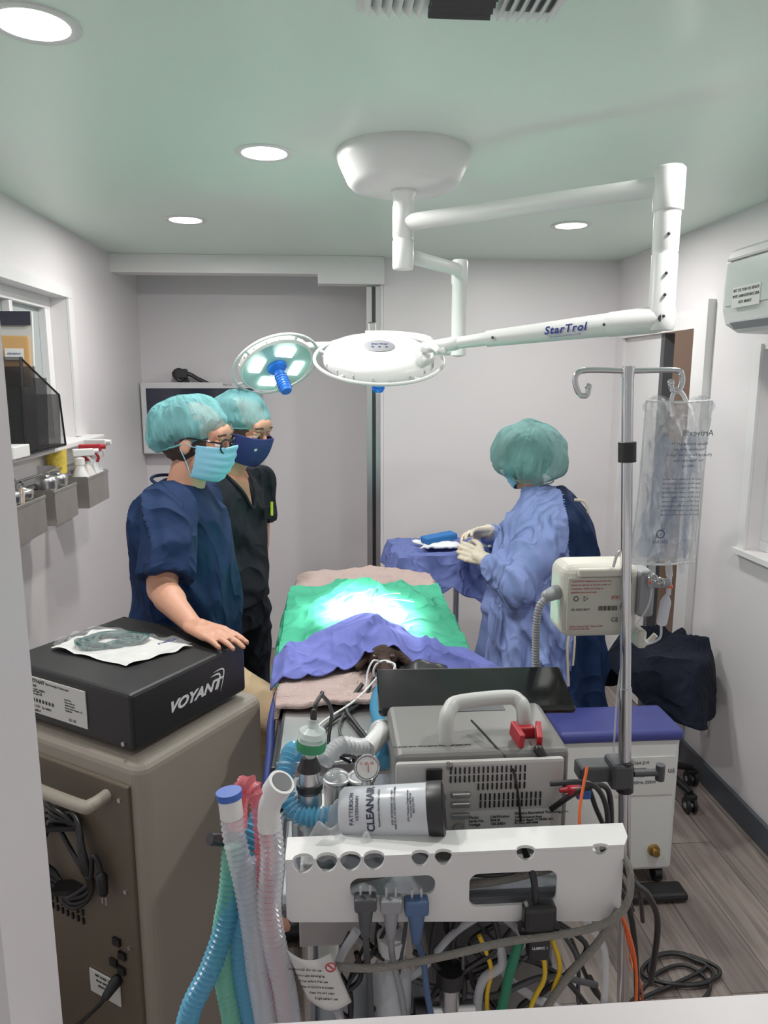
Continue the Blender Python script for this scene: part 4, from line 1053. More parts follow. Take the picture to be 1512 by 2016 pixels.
# ------------------------------------------------------------ IV pole, pump, bag
e=thing('iv_pole','chrome rolling IV pole with two hooks','IV pole',(.67,1.45,0),world=True)
b0=V(.676,1.45,.05);t0=V(.587,1.45,1.765)
at=lambda z:b0.lerp(t0,(z-.05)/(1.765-.05))
g=G();g.cyl(b0,at(1.10),.0135,.0135,24);g.cyl(at(1.08),t0,.0115,.0115,24);obj('post',g,CHROME,e)
g=G();g.cyl(at(1.585),at(1.625),.018,.018,24);g.cyl(at(.86),at(.93),.019,.019,24);obj('collar',g,BLACK,e,sep=True)
def hook(s):
    o=t0
    if s>0: pts=[o,o+V(.05,0,.002),o+V(.098,0,.002),o+V(.110,0,-.004),o+V(.113,0,-.022),o+V(.106,0,-.038),o+V(.094,0,-.036),o+V(.090,0,-.022)]
    else: pts=[o,o+V(-.05,0,.002),o+V(-.090,0,.001),o+V(-.104,0,-.008),o+V(-.104,0,-.026),o+V(-.094,0,-.046),o+V(-.080,0,-.046),o+V(-.078,0,-.030)]
    g=G();g.tube(pts,.0056,10);g.ell(pts[-1],(.007,.007,.007));obj('hook',g,CHROME,e)
hook(1);hook(-1)
g=G();g.cyl(t0-V(0,0,.012),t0+V(0,0,.010),.013);obj('cap',g,CHROME,e)
g=G();g.cyl((.676,1.45,.06),(.676,1.45,.12),.03)
for k in range(5):
    a=2*pi*k/5+.3;q=V(.676+.24*math.cos(a),1.45+.24*math.sin(a),.075);g.cyl((.676,1.45,.09),q,.016,.012)
obj('base',g,DSTEEL,e)
for k in range(5):
    a=2*pi*k/5+.3;q=V(.676+.24*math.cos(a),1.45+.24*math.sin(a),.03);g=G();g.cyl(q-V(.012,0,0),q+V(.012,0,0),.03);g.cyl(q,q+V(0,0,.05),.006);obj('caster',g,BLACK,e)
g=G();g.box(at(.90)+V(-.05,.02,.0),(.10,.05,.035),bev=.006);g.box(at(.90)+V(-.01,.01,-.0),(.05,.06,.06),bev=.008);g.cyl(at(.90)+V(.02,0,0),at(.90)+V(.08,0,0),.008);g.cyl(at(.90)+V(.08,0,-.018),at(.90)+V(.08,0,.018),.010)
obj('pole_clamp',g,DGREY,label='grey clamp fixed on the IV pole',cat='clamp')
e=thing('infusion_pump','cream plastic infusion pump clamped to the IV pole','infusion pump',(.565,1.52,1.20),world=True)
g=G();g.box((.569,1.525,1.283),(.172,.10,.162),bev=.026,seg=5);g.box((.569,1.474,1.349),(.11,.014,.018),bev=.004);obj('housing',g,BEIGEP,e)
g=G();g.box((.560,1.4735,1.280),(.132,.003,.116));obj('label_plate',g,mat('pump_label',srgb(188,188,176),.5),e)
g=G()
def pt(s,size,x,z,al='LEFT',gg=None): text(gg or g,s,size,axes((x,1.471,z-.003),(1,0,0),(0,0,1),(0,-1,0)),align=al,t=.0004)
for k in range(4): pt(['CAUTION: Federal law restricts this','device to sale by or on the order of','a physician. Refer servicing to','qualified personnel only.'][k],.0058,.500,1.334-.008*k)
pt('IPX1',.011,.588,1.297);pt('Smiths Medical ASD  Made in USA\nEmergency stop only',.0052,.500,1.232)
obj('lettering',g,INKR,e)
g=G();pt('CE',.013,.590,1.248);pt('SN 3052 0017',.0070,.502,1.272)
g.torus(axes((.512,1.471,1.293),(1,0,0),(0,0,1),(0,-1,0)),.005,.0008,20,6);g.torus(axes((.532,1.471,1.293),(1,0,0),(0,0,1),(0,-1,0)),.006,.0008,3,6)
for k in range(14): g.box((.562+.0030*k,1.471,1.271),(.0015 if k%3 else .0008,.001,.010))
obj('print',g,INK,e)
g=G();g.box((.664,1.50,1.30),(.035,.07,.10),bev=.008);g.cyl((.66,1.45,1.33),(.70,1.45,1.33),.010);obj('clamp',g,GREY,e)
g=G()
for k in range(5): g.torus(axes((.655+.007*k,1.44,1.350-.004*k),(1,0,0) if k%2 else (0,1,0),(0,0,1),(0,1,0) if k%2 else (1,0,0)),.0065,.0016,14,6)
obj('chain',g,METAL,e)
g=G();g.tube([(.59,1.475,1.360),(.60,1.47,1.395),(.625,1.46,1.385)],.003);obj('chain_hook',g,METAL,e)
g=G();g.cap((.478,1.50,1.30),(.455,1.49,1.295),.016,.013);g.tube([(.46,1.49,1.295),(.435,1.48,1.27),(.432,1.48,1.18),(.44,1.47,1.05),(.46,1.45,.9),(.47,1.43,.7),(.47,1.40,.4)],.008,corr=(.006,.0008));obj('power_lead',g,GREY,e,label='grey ribbed cable')
g=G();g.box((.660,1.49,1.20),(.02,.05,.04),bev=.006);g.tube([(.65,1.48,1.22),(.67,1.475,1.19),(.69,1.47,1.21)],.006);obj('lever',g,BEIGEP,e)
# bag
e=thing('iv_bag','clear plastic fluid bag with printed text hanging from the pole hook','IV bag',(.70,1.45,1.36),world=True)
def bag(side,W_=.068,zb=1.372,hh=.336,dd=.026,sd_=0):
    def f(u,v):
        w=W_*(1-.05*math.sin(pi*v))
        if v>.93: w*=1+.10*math.sin((v-.93)/.07*pi)
        w*=1+.03*math.sin(v*23)*(1 if .05<v<.9 else 0)
        if v<.05: w*=.88+2.4*v
        x=.697+w*(2*u-1);z=zb+hh*v
        x-=.014*(1-v)
        z+=.010*math.sin(u*pi*3)*(v>.9)*(v-.9)*10
        dpt=dd*math.sin(pi*u)**.7*math.sin(pi*min(v*1.1,1))**.6 if 0<u<1 and 0<v<.9 else .003
        dpt*=1.15-.5*v
        r=max(0,1-2*abs(noise.noise(V(u*3+side+sd_,v*4+u*2,3))))**2
        r2=max(0,1-2*abs(noise.noise(V(u*6-v*3+side,v*9+u*3,8+sd_))))**2
        return V(x,1.45+side*(.002+dpt+(.010*r+.005*r2)*math.sin(pi*u)),z)
    return f
g=G();g.grid(bag(-1),70,130);g.grid(bag(1),70,130);bb=obj('bag_body',g,BAGF,e)
g=G()
for x_ in (-1,1):
    g.tube([V(.697+x_*.0685*(1-.05*math.sin(pi*v))-.014*(1-v),1.45,1.372+.336*v) for v in [i/20 for i in range(21)]],.0022,6)
g.tube([V(.616,1.45,1.374),V(.687,1.45,1.370),V(.750,1.45,1.374)],.0028,6);g.tube([V(.631,1.45,1.707),V(.697,1.45,1.704),V(.763,1.45,1.707)],.0028,6)
obj('welded_seam',g,mat('seam_film',srgb(240,243,246),.15,alpha=.75),e)
def fluidm():
    m=bpy.data.materials.new('bag_fluid');m.use_nodes=True
    nt=m.node_tree;b=nt.nodes['Principled BSDF'];b.inputs['Roughness'].default_value=.05
    b.inputs['Base Color'].default_value=(*srgb(112,142,184),1)
    tc=nt.nodes.new('ShaderNodeTexCoord');mp=nt.nodes.new('ShaderNodeMapping');mp.inputs['Scale'].default_value=(26,20,5)
    n=nt.nodes.new('ShaderNodeTexNoise');n.inputs['Scale'].default_value=1.2;n.inputs['Detail'].default_value=3;n.inputs['Distortion'].default_value=1.2
    cr=nt.nodes.new('ShaderNodeValToRGB');cr.color_ramp.elements[0].position=.42;cr.color_ramp.elements[0].color=(.06,.06,.06,1);cr.color_ramp.elements[1].position=.66;cr.color_ramp.elements[1].color=(.72,.72,.72,1)
    nt.links.new(tc.outputs['Object'],mp.inputs[0]);nt.links.new(mp.outputs[0],n.inputs['Vector']);nt.links.new(n.outputs['Fac'],cr.inputs[0]);nt.links.new(cr.outputs[0],b.inputs['Alpha'])
    return m
g=G();g.grid(bag(-1,.054,1.385,.245,.016,4),40,60);g.grid(bag(1,.054,1.385,.245,.016,4),40,60);obj('fluid',g,fluidm(),e)
g=G()
def bt(s,size,x,z,al='CENTER'): text(g,s,size,axes((x,1.413,z),(-1,0,0),(0,0,1),(0,-1,0)),align=al,t=.0004)
bt('Artivex®',.0165,.722,1.645)
for k,s in enumerate(['Plasma Injection pH 7.4','Veterinary pHyLyte','(Multiple Electrolytes Type 1)','For Veterinary Use','1000 mL']): bt(s,.0078,.706,1.624-.011*k)
for k in range(9): bt('Each 100 mL contains sodium chloride',.0050,.695,1.554-.009*k)
bt('Dechra',.011,.659,1.427);g.torus(axes((.659,1.413,1.443),(1,0,0),(0,0,1),(0,-1,0)),.008,.0012,20,6)
obj('lettering',g,INKG,e,label='mirrored grey print seen through the bag')
for (xa,xb,zb,r) in ((.662,.665,1.335,.007),(.697,.702,1.345,.007),(.725,.728,1.35,.006)):
    g=G();g.cyl((xa,1.45,1.375),(xb,1.45,zb),r);obj('port',g,CLEARF,e)
g=G();g.cyl((.665,1.45,1.335),(.665,1.45,1.330),.0075);g.cyl((.702,1.45,1.325),(.702,1.45,1.320),.0080);obj('port_cap',g,ORANGE,e,sep=True)
g=G();g.cyl((.702,1.45,1.345),(.702,1.45,1.305),.0050);g.lathe([(.001,0),(.009,.004),(.011,.01),(.011,.055),(.008,.062),(.004,.07),(.001,.07)],Matrix.Translation(V(.691,1.45,1.235))@Matrix.Rotation(.12,4,'Y'),20)
g.tube([(.691,1.45,1.237),(.69,1.45,1.21),(.67,1.46,1.195),(.658,1.47,1.21)],.0026,7);obj('drip_chamber',g,mat('chamber_film',srgb(222,226,236),.1,alpha=.6),e)
g=G();g.tube([(.665,1.45,1.33),(.66,1.45,1.28),(.63,1.47,1.20),(.61,1.46,1.10),(.60,1.44,.95)],.0022,7);obj('infusion_line',g,CLEARF,e)
g=G();g.tube([(.712,1.45,1.703),(.704,1.45,1.718),(.690,1.45,1.730),(.682,1.45,1.718),(.680,1.45,1.703)],.0045,8);obj('hanger_loop',g,mat('seam_film',(1,1,1)),e)

# ------------------------------------------------------------ anesthesia cart
e=thing('anesthesia_cart','wheeled anaesthesia cart with steel posts and shelves','anaesthesia cart',(.18,1.15,0),world=True)
SHG=mat('shelf_grey',srgb(120,124,130),.4,.6)
for c_,s_ in (((.16,1.205,.945),(.50,.38,.02)),((.16,1.20,.50),(.44,.34,.02))):
    g=G();g.box(c_,s_,bev=.006);obj('shelf',g,SHG,e)
for x in (-.05,.37): g=G();g.cyl((x,1.22,.08),(x,1.22,.95),.016);obj('post',g,CHROME,e)
g=G();g.box((.16,1.22,.065),(.50,.06,.04),bev=.01);g.box((-.07,1.20,.065),(.05,.52,.04),bev=.01);g.box((.39,1.20,.065),(.05,.52,.04),bev=.01);obj('base',g,WPL,e)
for x in (-.07,.39):
    for y in (.96,1.44): g=G();g.cyl((x-.012,y,.03),(x+.012,y,.03),.03);obj('caster',g,BLACK,e)
g=G();g.box((.02,1.17,.86),(.16,.24,.012));g.box((.02,1.05,.885),(.16,.012,.055),bev=.003);g.box((-.055,1.17,.885),(.01,.24,.05));g.box((.095,1.17,.885),(.01,.24,.05));obj('drawer',g,MONP,e)
g=G();g.box((.26,1.20,.72),(.22,.22,.16),bev=.01);obj('vaporizer_housing',g,MONT,e)
e=thing('hose_holder','white bent plastic hose holder with notches and cut-outs','hose holder',(.18,1.0,.91),world=True)
ZT=1.0485
out=[(-.075,.957),(-.068,.950),(.415,.924),(.43,.932),(.437,.95),(.437,ZT)]
def tn(x,r,d): return [(x+r*math.cos(a),ZT+d*math.sin(a)) for a in [-i*pi/12 for i in range(13)]]
def ln(x,r,d): return [(x+r*math.cos(a),d*math.sin(a)) for a in [i*pi/12 for i in range(13)]]
NT=[(.40,.012,.010,.006),(.285,.014,.014,.010),(.160,.013,.015,.010),(.125,.013,.015,.010),(.056,.0155,.018,.014),(.021,.0155,.018,.014),(-.014,.0155,.018,.014),(-.049,.0155,.018,.014)]
for x,r,d,d2 in NT: out+=tn(x,r,d)
out+=[(-.075,ZT)]
h1=rrect(.02,.985,.148,1.018,.014);h2=rrect(.20,.960,.335,1.016,.014)
g=G();g.mesh(curve_mesh(outline=out,holes=[h1,h2],t=.005),axes((0,.990,0),(1,0,0),(0,0,1),(0,-1,0)));obj('front_plate',g,WPL,e)
lo=[(-.075,.055),(-.075,0)]
for x,r,d,d2 in NT[::-1]: lo+=ln(x,r,d2)[::-1]
lo+=[(.437,0),(.450,.020),(.456,.055)]
g=G();g.mesh(curve_mesh(outline=lo,t=.005),axes((0,.9875,1.0512),(1,0,0),(0,1,0),(0,0,1)))
obj('top_lip',g,WPL,e)
g=G();g.box((-.045,1.04,.99),(.02,.10,.05));g.box((.40,1.04,.99),(.02,.10,.05));obj('bracket',g,WPL,e,sep=True)

# patient monitor
e=thing('patient_monitor','grey patient monitor seen from its rear panel with vents and sockets','patient monitor',(.255,1.27,.956),world=True)
g=G();g.box((.255,1.262,1.038),(.305,.20,.162),bev=.012,seg=3);obj('housing',g,MONT,e)
g=G();g.box((.248,1.155,1.035),(.292,.012,.150),bev=.006);obj('rear_panel',g,MONP,e)
MX=lambda u:.10+(u-775)*.000875
MZ=lambda v:1.115-(v-1490)*.00095
g=G()
for r in range(3):
    for k in range(17):
        if r<2 or k>5: g.box((MX(885)+k*.0080,1.148,MZ(1512)-.0155*r),(.0028,.003,.0115))
for k in range(14): g.box((MX(945)+k*.0080,1.148,MZ(1565)),(.0028,.003,.0115)); g.box((MX(945)+k*.0080,1.148,MZ(1580)),(.0028,.003,.0115))
obj('vent_slot',g,BLACK,e)
g=G();g.box((MX(852),1.147,MZ(1517)),(.028,.005,.022),bev=.002);obj('switch',g,BLACK,e)
g=G()
for v in (1558,1577,1599): g.box((MX(905),1.146,MZ(v)),(.034,.008,.011),bev=.003)
g.cyl((MX(870),1.147,MZ(1560)),(MX(870),1.142,MZ(1560)),.006);g.cyl((MX(902),1.147,MZ(1625)),(MX(902),1.142,MZ(1625)),.010)
obj('socket',g,METAL,e,sep=True)
g=G();g.box((MX(1000),1.1485,MZ(1612)),(.150,.001,.036));obj('label_plate',g,LABEL,e)
g=G()
mt=lambda s,size,u,v,al='LEFT':text(g,s,size,axes((MX(u),1.147,MZ(v)),(1,0,0),(0,0,1),(0,-1,0)),align=al)
mt('Model\nSerial No.\nVoltage',.0068,922,1612);mt('LifeWindow\n00418\n100-240V',.0068,965,1612)
mt('Digicare Biomedical Technology, Inc.',.0064,1014,1600);mt('107 Commerce Road\nBoynton Beach, FL 33426 USA\nPh (561) 689-0408',.0055,1014,1614)
mt('On',.009,875,1497);mt('Off',.009,875,1506);mt('Aux',.009,850,1556);mt('RS232',.008,848,1578)
text(g,'Disconnect power before opening. No user serviceable parts.',.0055,axes((.17,1.19,1.1195),(1,0,0),(0,1,0),(0,0,1)))
obj('lettering',g,INK,e)
g=G();g.tube([(.198,1.20,1.10),(.196,1.205,1.155),(.205,1.22,1.172),(.225,1.235,1.178),(.315,1.25,1.178),(.335,1.245,1.172),(.342,1.235,1.16),(.343,1.23,1.12)],.0135,16);obj('handle',g,mat('pale_grey_handle',srgb(192,193,190),.4),e)
g=G();g.box((.283,1.405,1.124),(.390,.135,.018),rot=(.26,.0,-.03),bev=.007);obj('display',g,BLACKG,e,label='black tilted display')
g=G();g.box((.28,1.345,1.105),(.10,.05,.03));obj('display_hinge',g,DGREY,e)
g=G();g.box((.338,1.215,1.128),(.038,.016,.020),bev=.003);g.box((.320,1.19,1.135),(.010,.042,.028),rot=(.2,0,.2),bev=.002);g.box((.360,1.195,1.128),(.010,.046,.032),rot=(.2,0,-.2),bev=.002);obj('red_clip',g,RED,label='red plastic clip on the monitor handle base',cat='clip')
g=G();g.cap((.352,1.165,1.118),(.378,1.162,1.075),.009,.005);obj('probe',g,BLACK,label='black probe resting on the monitor corner',cat='probe')
g=G();g.tube([(.25,1.25,1.135),(.27,1.19,1.128),(.30,1.155,1.10),(.31,1.14,1.06),(.318,1.14,1.0)],.0022,7);obj('cable',g,BLACK,label='thin black cable running over the monitor',cat='cable')
# canister
e=thing('filter_canister','white anaesthesia gas filter canister lying on its side','canister',(.095,1.07,1.03),world=True)
ca=V(.010,1.085,1.062);cb_=V(.172,1.06,1.080);dx=(cb_-ca).normalized();Mz=zframe(ca,dx);Lc=(cb_-ca).length
g=G();g.lathe([(.001,0),(.036,0),(.041,.006),(.041,Lc-.026)],Mz,40);obj('canister_body',g,mat('canister_white',srgb(196,200,206),.25),e)
g=G();g.lathe([(.041,Lc-.026),(.043,Lc-.020),(.043,Lc-.002),(.038,Lc),(.001,Lc)],Mz,40);obj('end_cap',g,BLACK,e)
g=G()
fr=V(0,-1,0);fr=(fr-dx*fr.dot(dx)).normalized();upv=dx.cross(fr);upv=upv if upv.z>0 else -upv
def wrap(s,size,along,cen=0,**k):
    me=curve_mesh(s,size,t=.0004,**k)
    vs=[]
    for v in me.vertices:
        th=(v.co.x+cen)/.0415+.78
        rr=.0416+v.co.z
        n=fr*math.cos(th)+upv*math.sin(th)
        vs.append(ca+dx*(along-v.co.y)+n*rr)
    g.add(vs,[list(p.vertices) for p in me.polygons],False)
wrap('PATTERSON',.0095,.022);wrap('VETERINARY',.007,.031)
wrap('CLEANAIR',.0165,.052,off=.0004);wrap('Anesthesia Absorbing Canister',.0050,.065)
wrap('FOR VETERINARY USE ONLY.\nKEEP OUT OF REACH OF CHILDREN.',.0044,.088);wrap('1031 Mendota Heights Road\nSaint Paul, MN 55120\n800-225-7911',.0044,.115)
obj('lettering',g,mat('navy_ink',srgb(26,34,66),.5),e)

# anaesthesia fittings
e=thing('absorber_block','chrome breathing circuit absorber block with valves and pressure gauge','anaesthesia machine',(.0,1.17,.956),world=True)
g=G();g.box((-.0,1.19,.99),(.15,.09,.05),bev=.01);g.cyl((-.042,1.12,.975),(-.042,1.12,1.115),.014);g.cyl((-.042,1.12,1.06),(-.042,1.12,1.085),.020);g.cyl((-.042,1.12,1.02),(-.042,1.12,1.035),.019);g.cyl((-.042,1.12,1.10),(-.042,1.12,1.125),.018,.015);obj('valve_block',g,METAL,e)
g=G();g.cyl((-.042,1.12,1.123),(-.042,1.12,1.145),.020,.012);g.cyl((-.042,1.12,1.09),(-.042,1.12,1.1),.022);obj('knob',g,BLACK,e,sep=True)
for x in (.002,.045):
    g=G();g.cyl((x,1.18,1.0),(x,1.18,1.07),.022);g.torus(axes((x,1.18,1.07),(1,0,0),(0,1,0),(0,0,1)),.022,.004,32,8);obj('valve_seat',g,METAL,e)
    g=G();g.ell((x,1.18,1.072),(.021,.021,.014));obj('valve_dome',g,CLEAR,e)
Mg=axes((.052,1.115,1.125),(1,0,0),(0,.45,.89),(0,-.89,.45))
g=G();g.lathe([(.001,-.012),(.020,-.012),(.022,0),(.020,.004),(.018,.002),(.001,.002)],Mg,32);obj('gauge',g,CHROME,e)
g=G();g.lathe([(.017,.003),(.001,.0035)],Mg,32);obj('gauge_face',g,LABEL,e)
g=G();text(g,'0  20  40',.006,Mg@Matrix.Translation(V(0,.006,.0045)));g.box(Mg@V(.002,-.002,.005),(.001,.002,.018));obj('gauge_marking',g,INKR,e)
g=G();g.cyl((.052,1.13,1.0),(.052,1.13,1.11),.008);g.tube([(-.05,1.12,1.04),(-.085,1.11,1.045),(-.09,1.09,1.02)],.009);obj('pipe',g,METAL,e,sep=True)
e=thing('bacterial_filter','round clear breathing filter with green band','filter',(-.04,1.12,1.146),world=True)
T=Matrix.Translation(V(-.04,1.12,1.145))@Matrix.Rotation(.1,4,'Y')
g=G();g.lathe([(.001,0),(.009,0),(.009,.014),(.022,.02),(.023,.03)],T,28);g.lathe([(.023,.037),(.021,.046),(.009,.052),(.008,.066),(.001,.066)],T,28);obj('shell',g,mat('filter_shell',srgb(215,228,224),.15,alpha=.7),e)
g=G();g.lathe([(.0235,.014),(.0245,.022),(.0235,.030)],T,28,caps=False);obj('green_band',g,mat('band_green',srgb(40,140,90),.4),e)
g=G();g.tube([(-.033,1.12,1.210),(-.03,1.13,1.230),(-.02,1.16,1.235),(-.02,1.2,1.215),(-.005,1.25,1.16),(-.01,1.33,1.05),(.03,1.36,1.0)],.0035);g.cap((-.034,1.12,1.207),(-.033,1.12,1.223),.006,.005)
obj('sampling_line',g,BLACK,label='black gas sampling line from the breathing filter',cat='cable')
def wr_(u,v): return V(-.05+.13*u,1.01+.12*v,1.035+.035*math.sin(pi*u)*math.sin(pi*v)+.035*noise.noise(V(u*6,v*6,2)))
g=G();g.grid(wr_,40,40);obj('plastic_bag',g,CLEARF,label='crumpled clear plastic bag on the cart shelf',cat='plastic bag')

# corrugated hoses
GR='corrugated breathing hoses on the holder'
def hose(pts,r,m,label,pitch=.0085,amp=.0027,n=18,group=GR,ends=None):
    g=G();g.tube(pts,r,n,8,corr=(pitch,amp))
    if ends:
        g.mi(1)
        p0=Vector(pts[0]);d=(p0-Vector(pts[1])).normalized()
        g.cyl(p0-d*.005,p0+d*.026,r*1.15,r*1.15,24)
        if len(ends)>1: g.mi(2);g.cyl(p0+d*.024,p0+d*.034,r*1.28,r*1.28,24)
        return obj('corrugated_hose',g,[m]+ends,label=label,cat='hose',group=group)
    return obj('corrugated_hose',g,m,label=label,cat='hose',group=group)
hose([(-.150,.988,1.132),(-.146,.985,1.09),(-.133,.980,1.02),(-.124,.975,.95),(-.117,.970,.87),(-.108,.966,.80),(-.104,.965,.72),(-.106,.97,.60)],.0145,TWHITE,'clear corrugated hose with white and blue end cap',ends=[WPL,mat('cap_blue',srgb(50,90,180),.4)])
hose([(-.148,1.03,1.08),(-.144,1.025,1.13),(-.131,1.02,1.160),(-.116,1.01,1.145),(-.107,1.0,1.09),(-.105,.99,1.0),(-.099,.985,.92),(-.090,.985,.84),(-.084,.985,.75),(-.08,.985,.62)],.0118,TPINK,'pink corrugated hose looped over the holder')
hose([(-.096,.978,1.125),(-.092,.974,1.07),(-.098,.966,1.0),(-.090,.960,.93),(-.078,.958,.86),(-.072,.956,.78),(-.080,.957,.70),(-.076,.958,.60)],.0150,TWHITE,'clear corrugated hose with open white elbow end')
hose([(-.12,1.0,1.05),(-.118,.995,1.0),(-.112,.992,.93),(-.104,.99,.85),(-.094,.985,.76),(-.096,.985,.62)],.0125,TWHITE,'clear corrugated hose hanging between the others')
e=thing('hose_elbow','white plastic elbow connector on the hose end','connector',(-.09,.972,1.13),world=True)
g=G();g.tube([(-.096,.976,1.113),(-.095,.976,1.142),(-.090,.974,1.160),(-.078,.967,1.184)],.0160,20);g.cyl((-.086,.972,1.172),(-.075,.965,1.192),.0195,.0195,24);obj('elbow',g,WPL,e)
g=G();g.cyl((-.0752,.9652,1.1915),(-.0745,.9647,1.1928),.0150,.0150,24);obj('opening',g,DGREY,e)
hose([(-.10,1.10,1.09),(-.125,1.05,1.07),(-.150,1.01,1.02),(-.166,.99,.95),(-.188,.975,.89),(-.218,.965,.83),(-.228,.96,.76),(-.205,.955,.66)],.0140,TBLUE,'light blue corrugated hose hanging in a curve')
hose([(-.154,1.01,1.07),(-.160,1.0,1.0),(-.172,.995,.93),(-.170,.99,.85),(-.160,.985,.77),(-.165,.985,.66)],.0130,TTEAL,'teal corrugated hose hanging down')
hose([(-.130,1.02,1.04),(-.140,1.01,.98),(-.148,1.0,.90),(-.142,.995,.83),(-.132,.99,.76),(-.135,.99,.66)],.0140,TBLUE,'light blue corrugated hose hanging down')
hose([(.010,1.085,1.062),(-.03,1.09,1.055),(-.065,1.10,1.060),(-.085,1.13,1.09),(-.075,1.18,1.12),(-.06,1.22,1.10)],.0145,TBLUE,'light blue corrugated hose joined to the canister')
hose([(.131,1.755,1.0),(.112,1.71,.995),(.098,1.64,.988),(.100,1.56,.990),(.102,1.48,1.0),(.098,1.40,1.02),(.092,1.30,1.03)],.0125,TBLUE,'light blue breathing hose leading from the dog')
hose([(-.02,1.20,1.09),(.01,1.24,1.10),(.045,1.26,1.085),(.07,1.29,1.075),(.085,1.34,1.08),(.105,1.38,1.06)],.0130,mat('opaque_white_hose',srgb(206,208,210),.35),'white corrugated hose with white joint')
g=G();g.tube([(.06,1.27,1.075),(.085,1.31,1.08),(.09,1.35,1.075)],.018);obj('hose_connector',g,WPL,label='white joint on the clear hose',cat='connector')
def cable(pts,r,m,label,cat='cable',n=8,group='loose cables and lines',name='cable'):
    g=G();g.tube(pts,r,n);return obj(name,g,m,label=label,cat=cat,group=group)
cable([(.10,1.78,1.0),(.07,1.70,.975),(.0,1.62,.968),(-.03,1.54,.968),(.0,1.46,.968),(.04,1.42,.98),(.06,1.33,1.0)],.0045,BLACK,'black cable lying on the steel table')
cable([(.11,1.78,1.0),(.05,1.68,.985),(-.03,1.60,.968),(-.06,1.50,.970),(-.02,1.42,.968),(.05,1.45,.968),(.07,1.55,.968)],.0026,WPL,'thin white line coiled on the steel table')
cable([(.09,1.74,.972),(.03,1.66,.97),(.01,1.56,.97),(.04,1.48,.97),(.09,1.46,.97)],.003,DGREY,'dark grey lead lying on the steel table')
cable([(.07,1.76,.99),(.03,1.66,.975),(.05,1.58,.97),(.07,1.50,.97),(.04,1.42,.97)],.006,BLACK,'thick black lead lying on the steel table')
cable([(.14,1.78,.99),(.19,1.72,.975),(.24,1.68,.972),(.27,1.62,.972),(.24,1.56,.975)],.0045,BLACK,'black lead lying on the steel table')
cable([(-.15,1.85,.93),(-.155,1.72,.92),(-.15,1.60,.90),(-.15,1.5,.86),(-.15,1.46,.70)],.010,mat('blue_strap',srgb(30,50,120),.6),'blue strap hanging along the table edge','strap',name='strap')
g=G();g.cyl((-.185,1.0,1.085),(-.12,1.05,1.04),.009);obj('steel_rod',g,DSTEEL,label='short dark steel rod projecting beside the hoses',cat='rod')

def plug(x,z,m,label,tail,s=1):
    g=G();g.box((x,.972,z),(.030*s,.022,.020*s),bev=.004);g.cap((x,.972,z-.012*s),(x,.972,z-.048*s),.011*s,.0065*s)
    g.mi(1)
    for d in (-.007,.007): g.box((x+d,.972,z+.016*s),(.003,.005,.016))
    g.mi(0);g.tube([(x,.972,z-.046*s)]+tail,.0048,8);return obj('power_plug',g,[m,METAL],label=label,cat='plug',group='power plugs below the holder')
plug(.042,.990,DGREY,'dark grey power plug with grey cord',[(.044,.974,.90),(.05,.98,.80),(.045,.99,.66)],1.1)
plug(.080,.985,GREY,'light grey power plug with grey cord',[(.083,.974,.89),(.10,.98,.80),(.11,1.0,.66)],1.1)
plug(.118,.980,mat('slate_blue',srgb(70,96,136),.5),'blue power plug with cord',[(.13,.976,.88),(.14,.98,.80),(.17,1.0,.66)],1.2)
cable([(-.03,.978,.885),(.05,.955,.893),(.15,.955,.905),(.25,.958,.922),(.35,.96,.930),(.41,.962,.945),(.438,.965,.975),(.443,.98,1.02),(.43,1.02,1.04)],.0056,BRAID,'grey braided hose crossing below the holder','hose',10,name='braided_hose')
cable([(.02,1.035,.98),(.10,1.04,.99),(.2,1.04,.995),(.35,1.04,1.0),(.42,1.04,.99)],.0068,BRAID,'grey braided hose behind the holder','hose',10,name='braided_hose')
cable([(.14,1.03,1.025),(.24,1.035,1.010),(.36,1.04,.992),(.43,1.05,.98)],.0068,BRAID,'grey braided hose behind the holder cut-out','hose',10,name='braided_hose')
cable([(.18,1.03,.965),(.26,1.03,.972),(.34,1.035,.985),(.40,1.04,1.0)],.0068,BRAID,'grey braided hose low behind the holder','hose',10,name='braided_hose')
cable([(.18,1.05,.975),(.26,1.02,.990),(.34,1.035,1.010),(.40,1.04,1.02)],.004,BLACK,'black cord behind the holder cut-out')
cable([(.43,.978,.95),(.40,.974,.90),(.35,.977,.83),(.31,.98,.74),(.30,.98,.6)],.0060,BRAID,'grey braided hose hanging down in a curve','hose',10,name='braided_hose')
cable([(.28,.985,.90),(.265,.985,.84),(.255,.985,.78),(.23,.985,.72),(.2,.985,.6)],.0080,GRN,'dark green hose hanging from the connector','hose')
cable([(.31,.98,.90),(.32,.98,.84),(.30,.98,.78),(.31,.98,.68)],.0038,YEL,'yellow cord hanging from the connector')
cable([(.33,.985,.90),(.345,.985,.85),(.335,.985,.79),(.345,.985,.66)],.0038,YEL,'yellow cord with a loop hanging down')
cable([(.22,1.0,.90),(.24,1.0,.84),(.235,1.0,.78),(.25,1.0,.66)],.0036,YEL,'thin yellow cord hanging down')
cable([(.19,1.01,.94),(.18,1.01,.86),(.20,1.01,.80),(.19,1.0,.73),(.22,1.0,.62)],.0055,BLACK,'black cord hanging below the holder')
cable([(.155,1.0,.95),(.145,1.0,.87),(.165,1.0,.82),(.16,1.0,.7)],.0045,BLACK,'black cord hanging beside the plugs')
cable([(.02,1.02,.90),(.0,1.01,.85),(.02,1.0,.80),(.01,1.0,.68)],.0045,BLACK,'black cord hanging under the holder')
cable([(.12,1.02,.86),(.2,1.02,.82),(.28,1.02,.84),(.36,1.02,.80),(.42,1.02,.72)],.0045,BLACK,'black cord sagging across the cart')
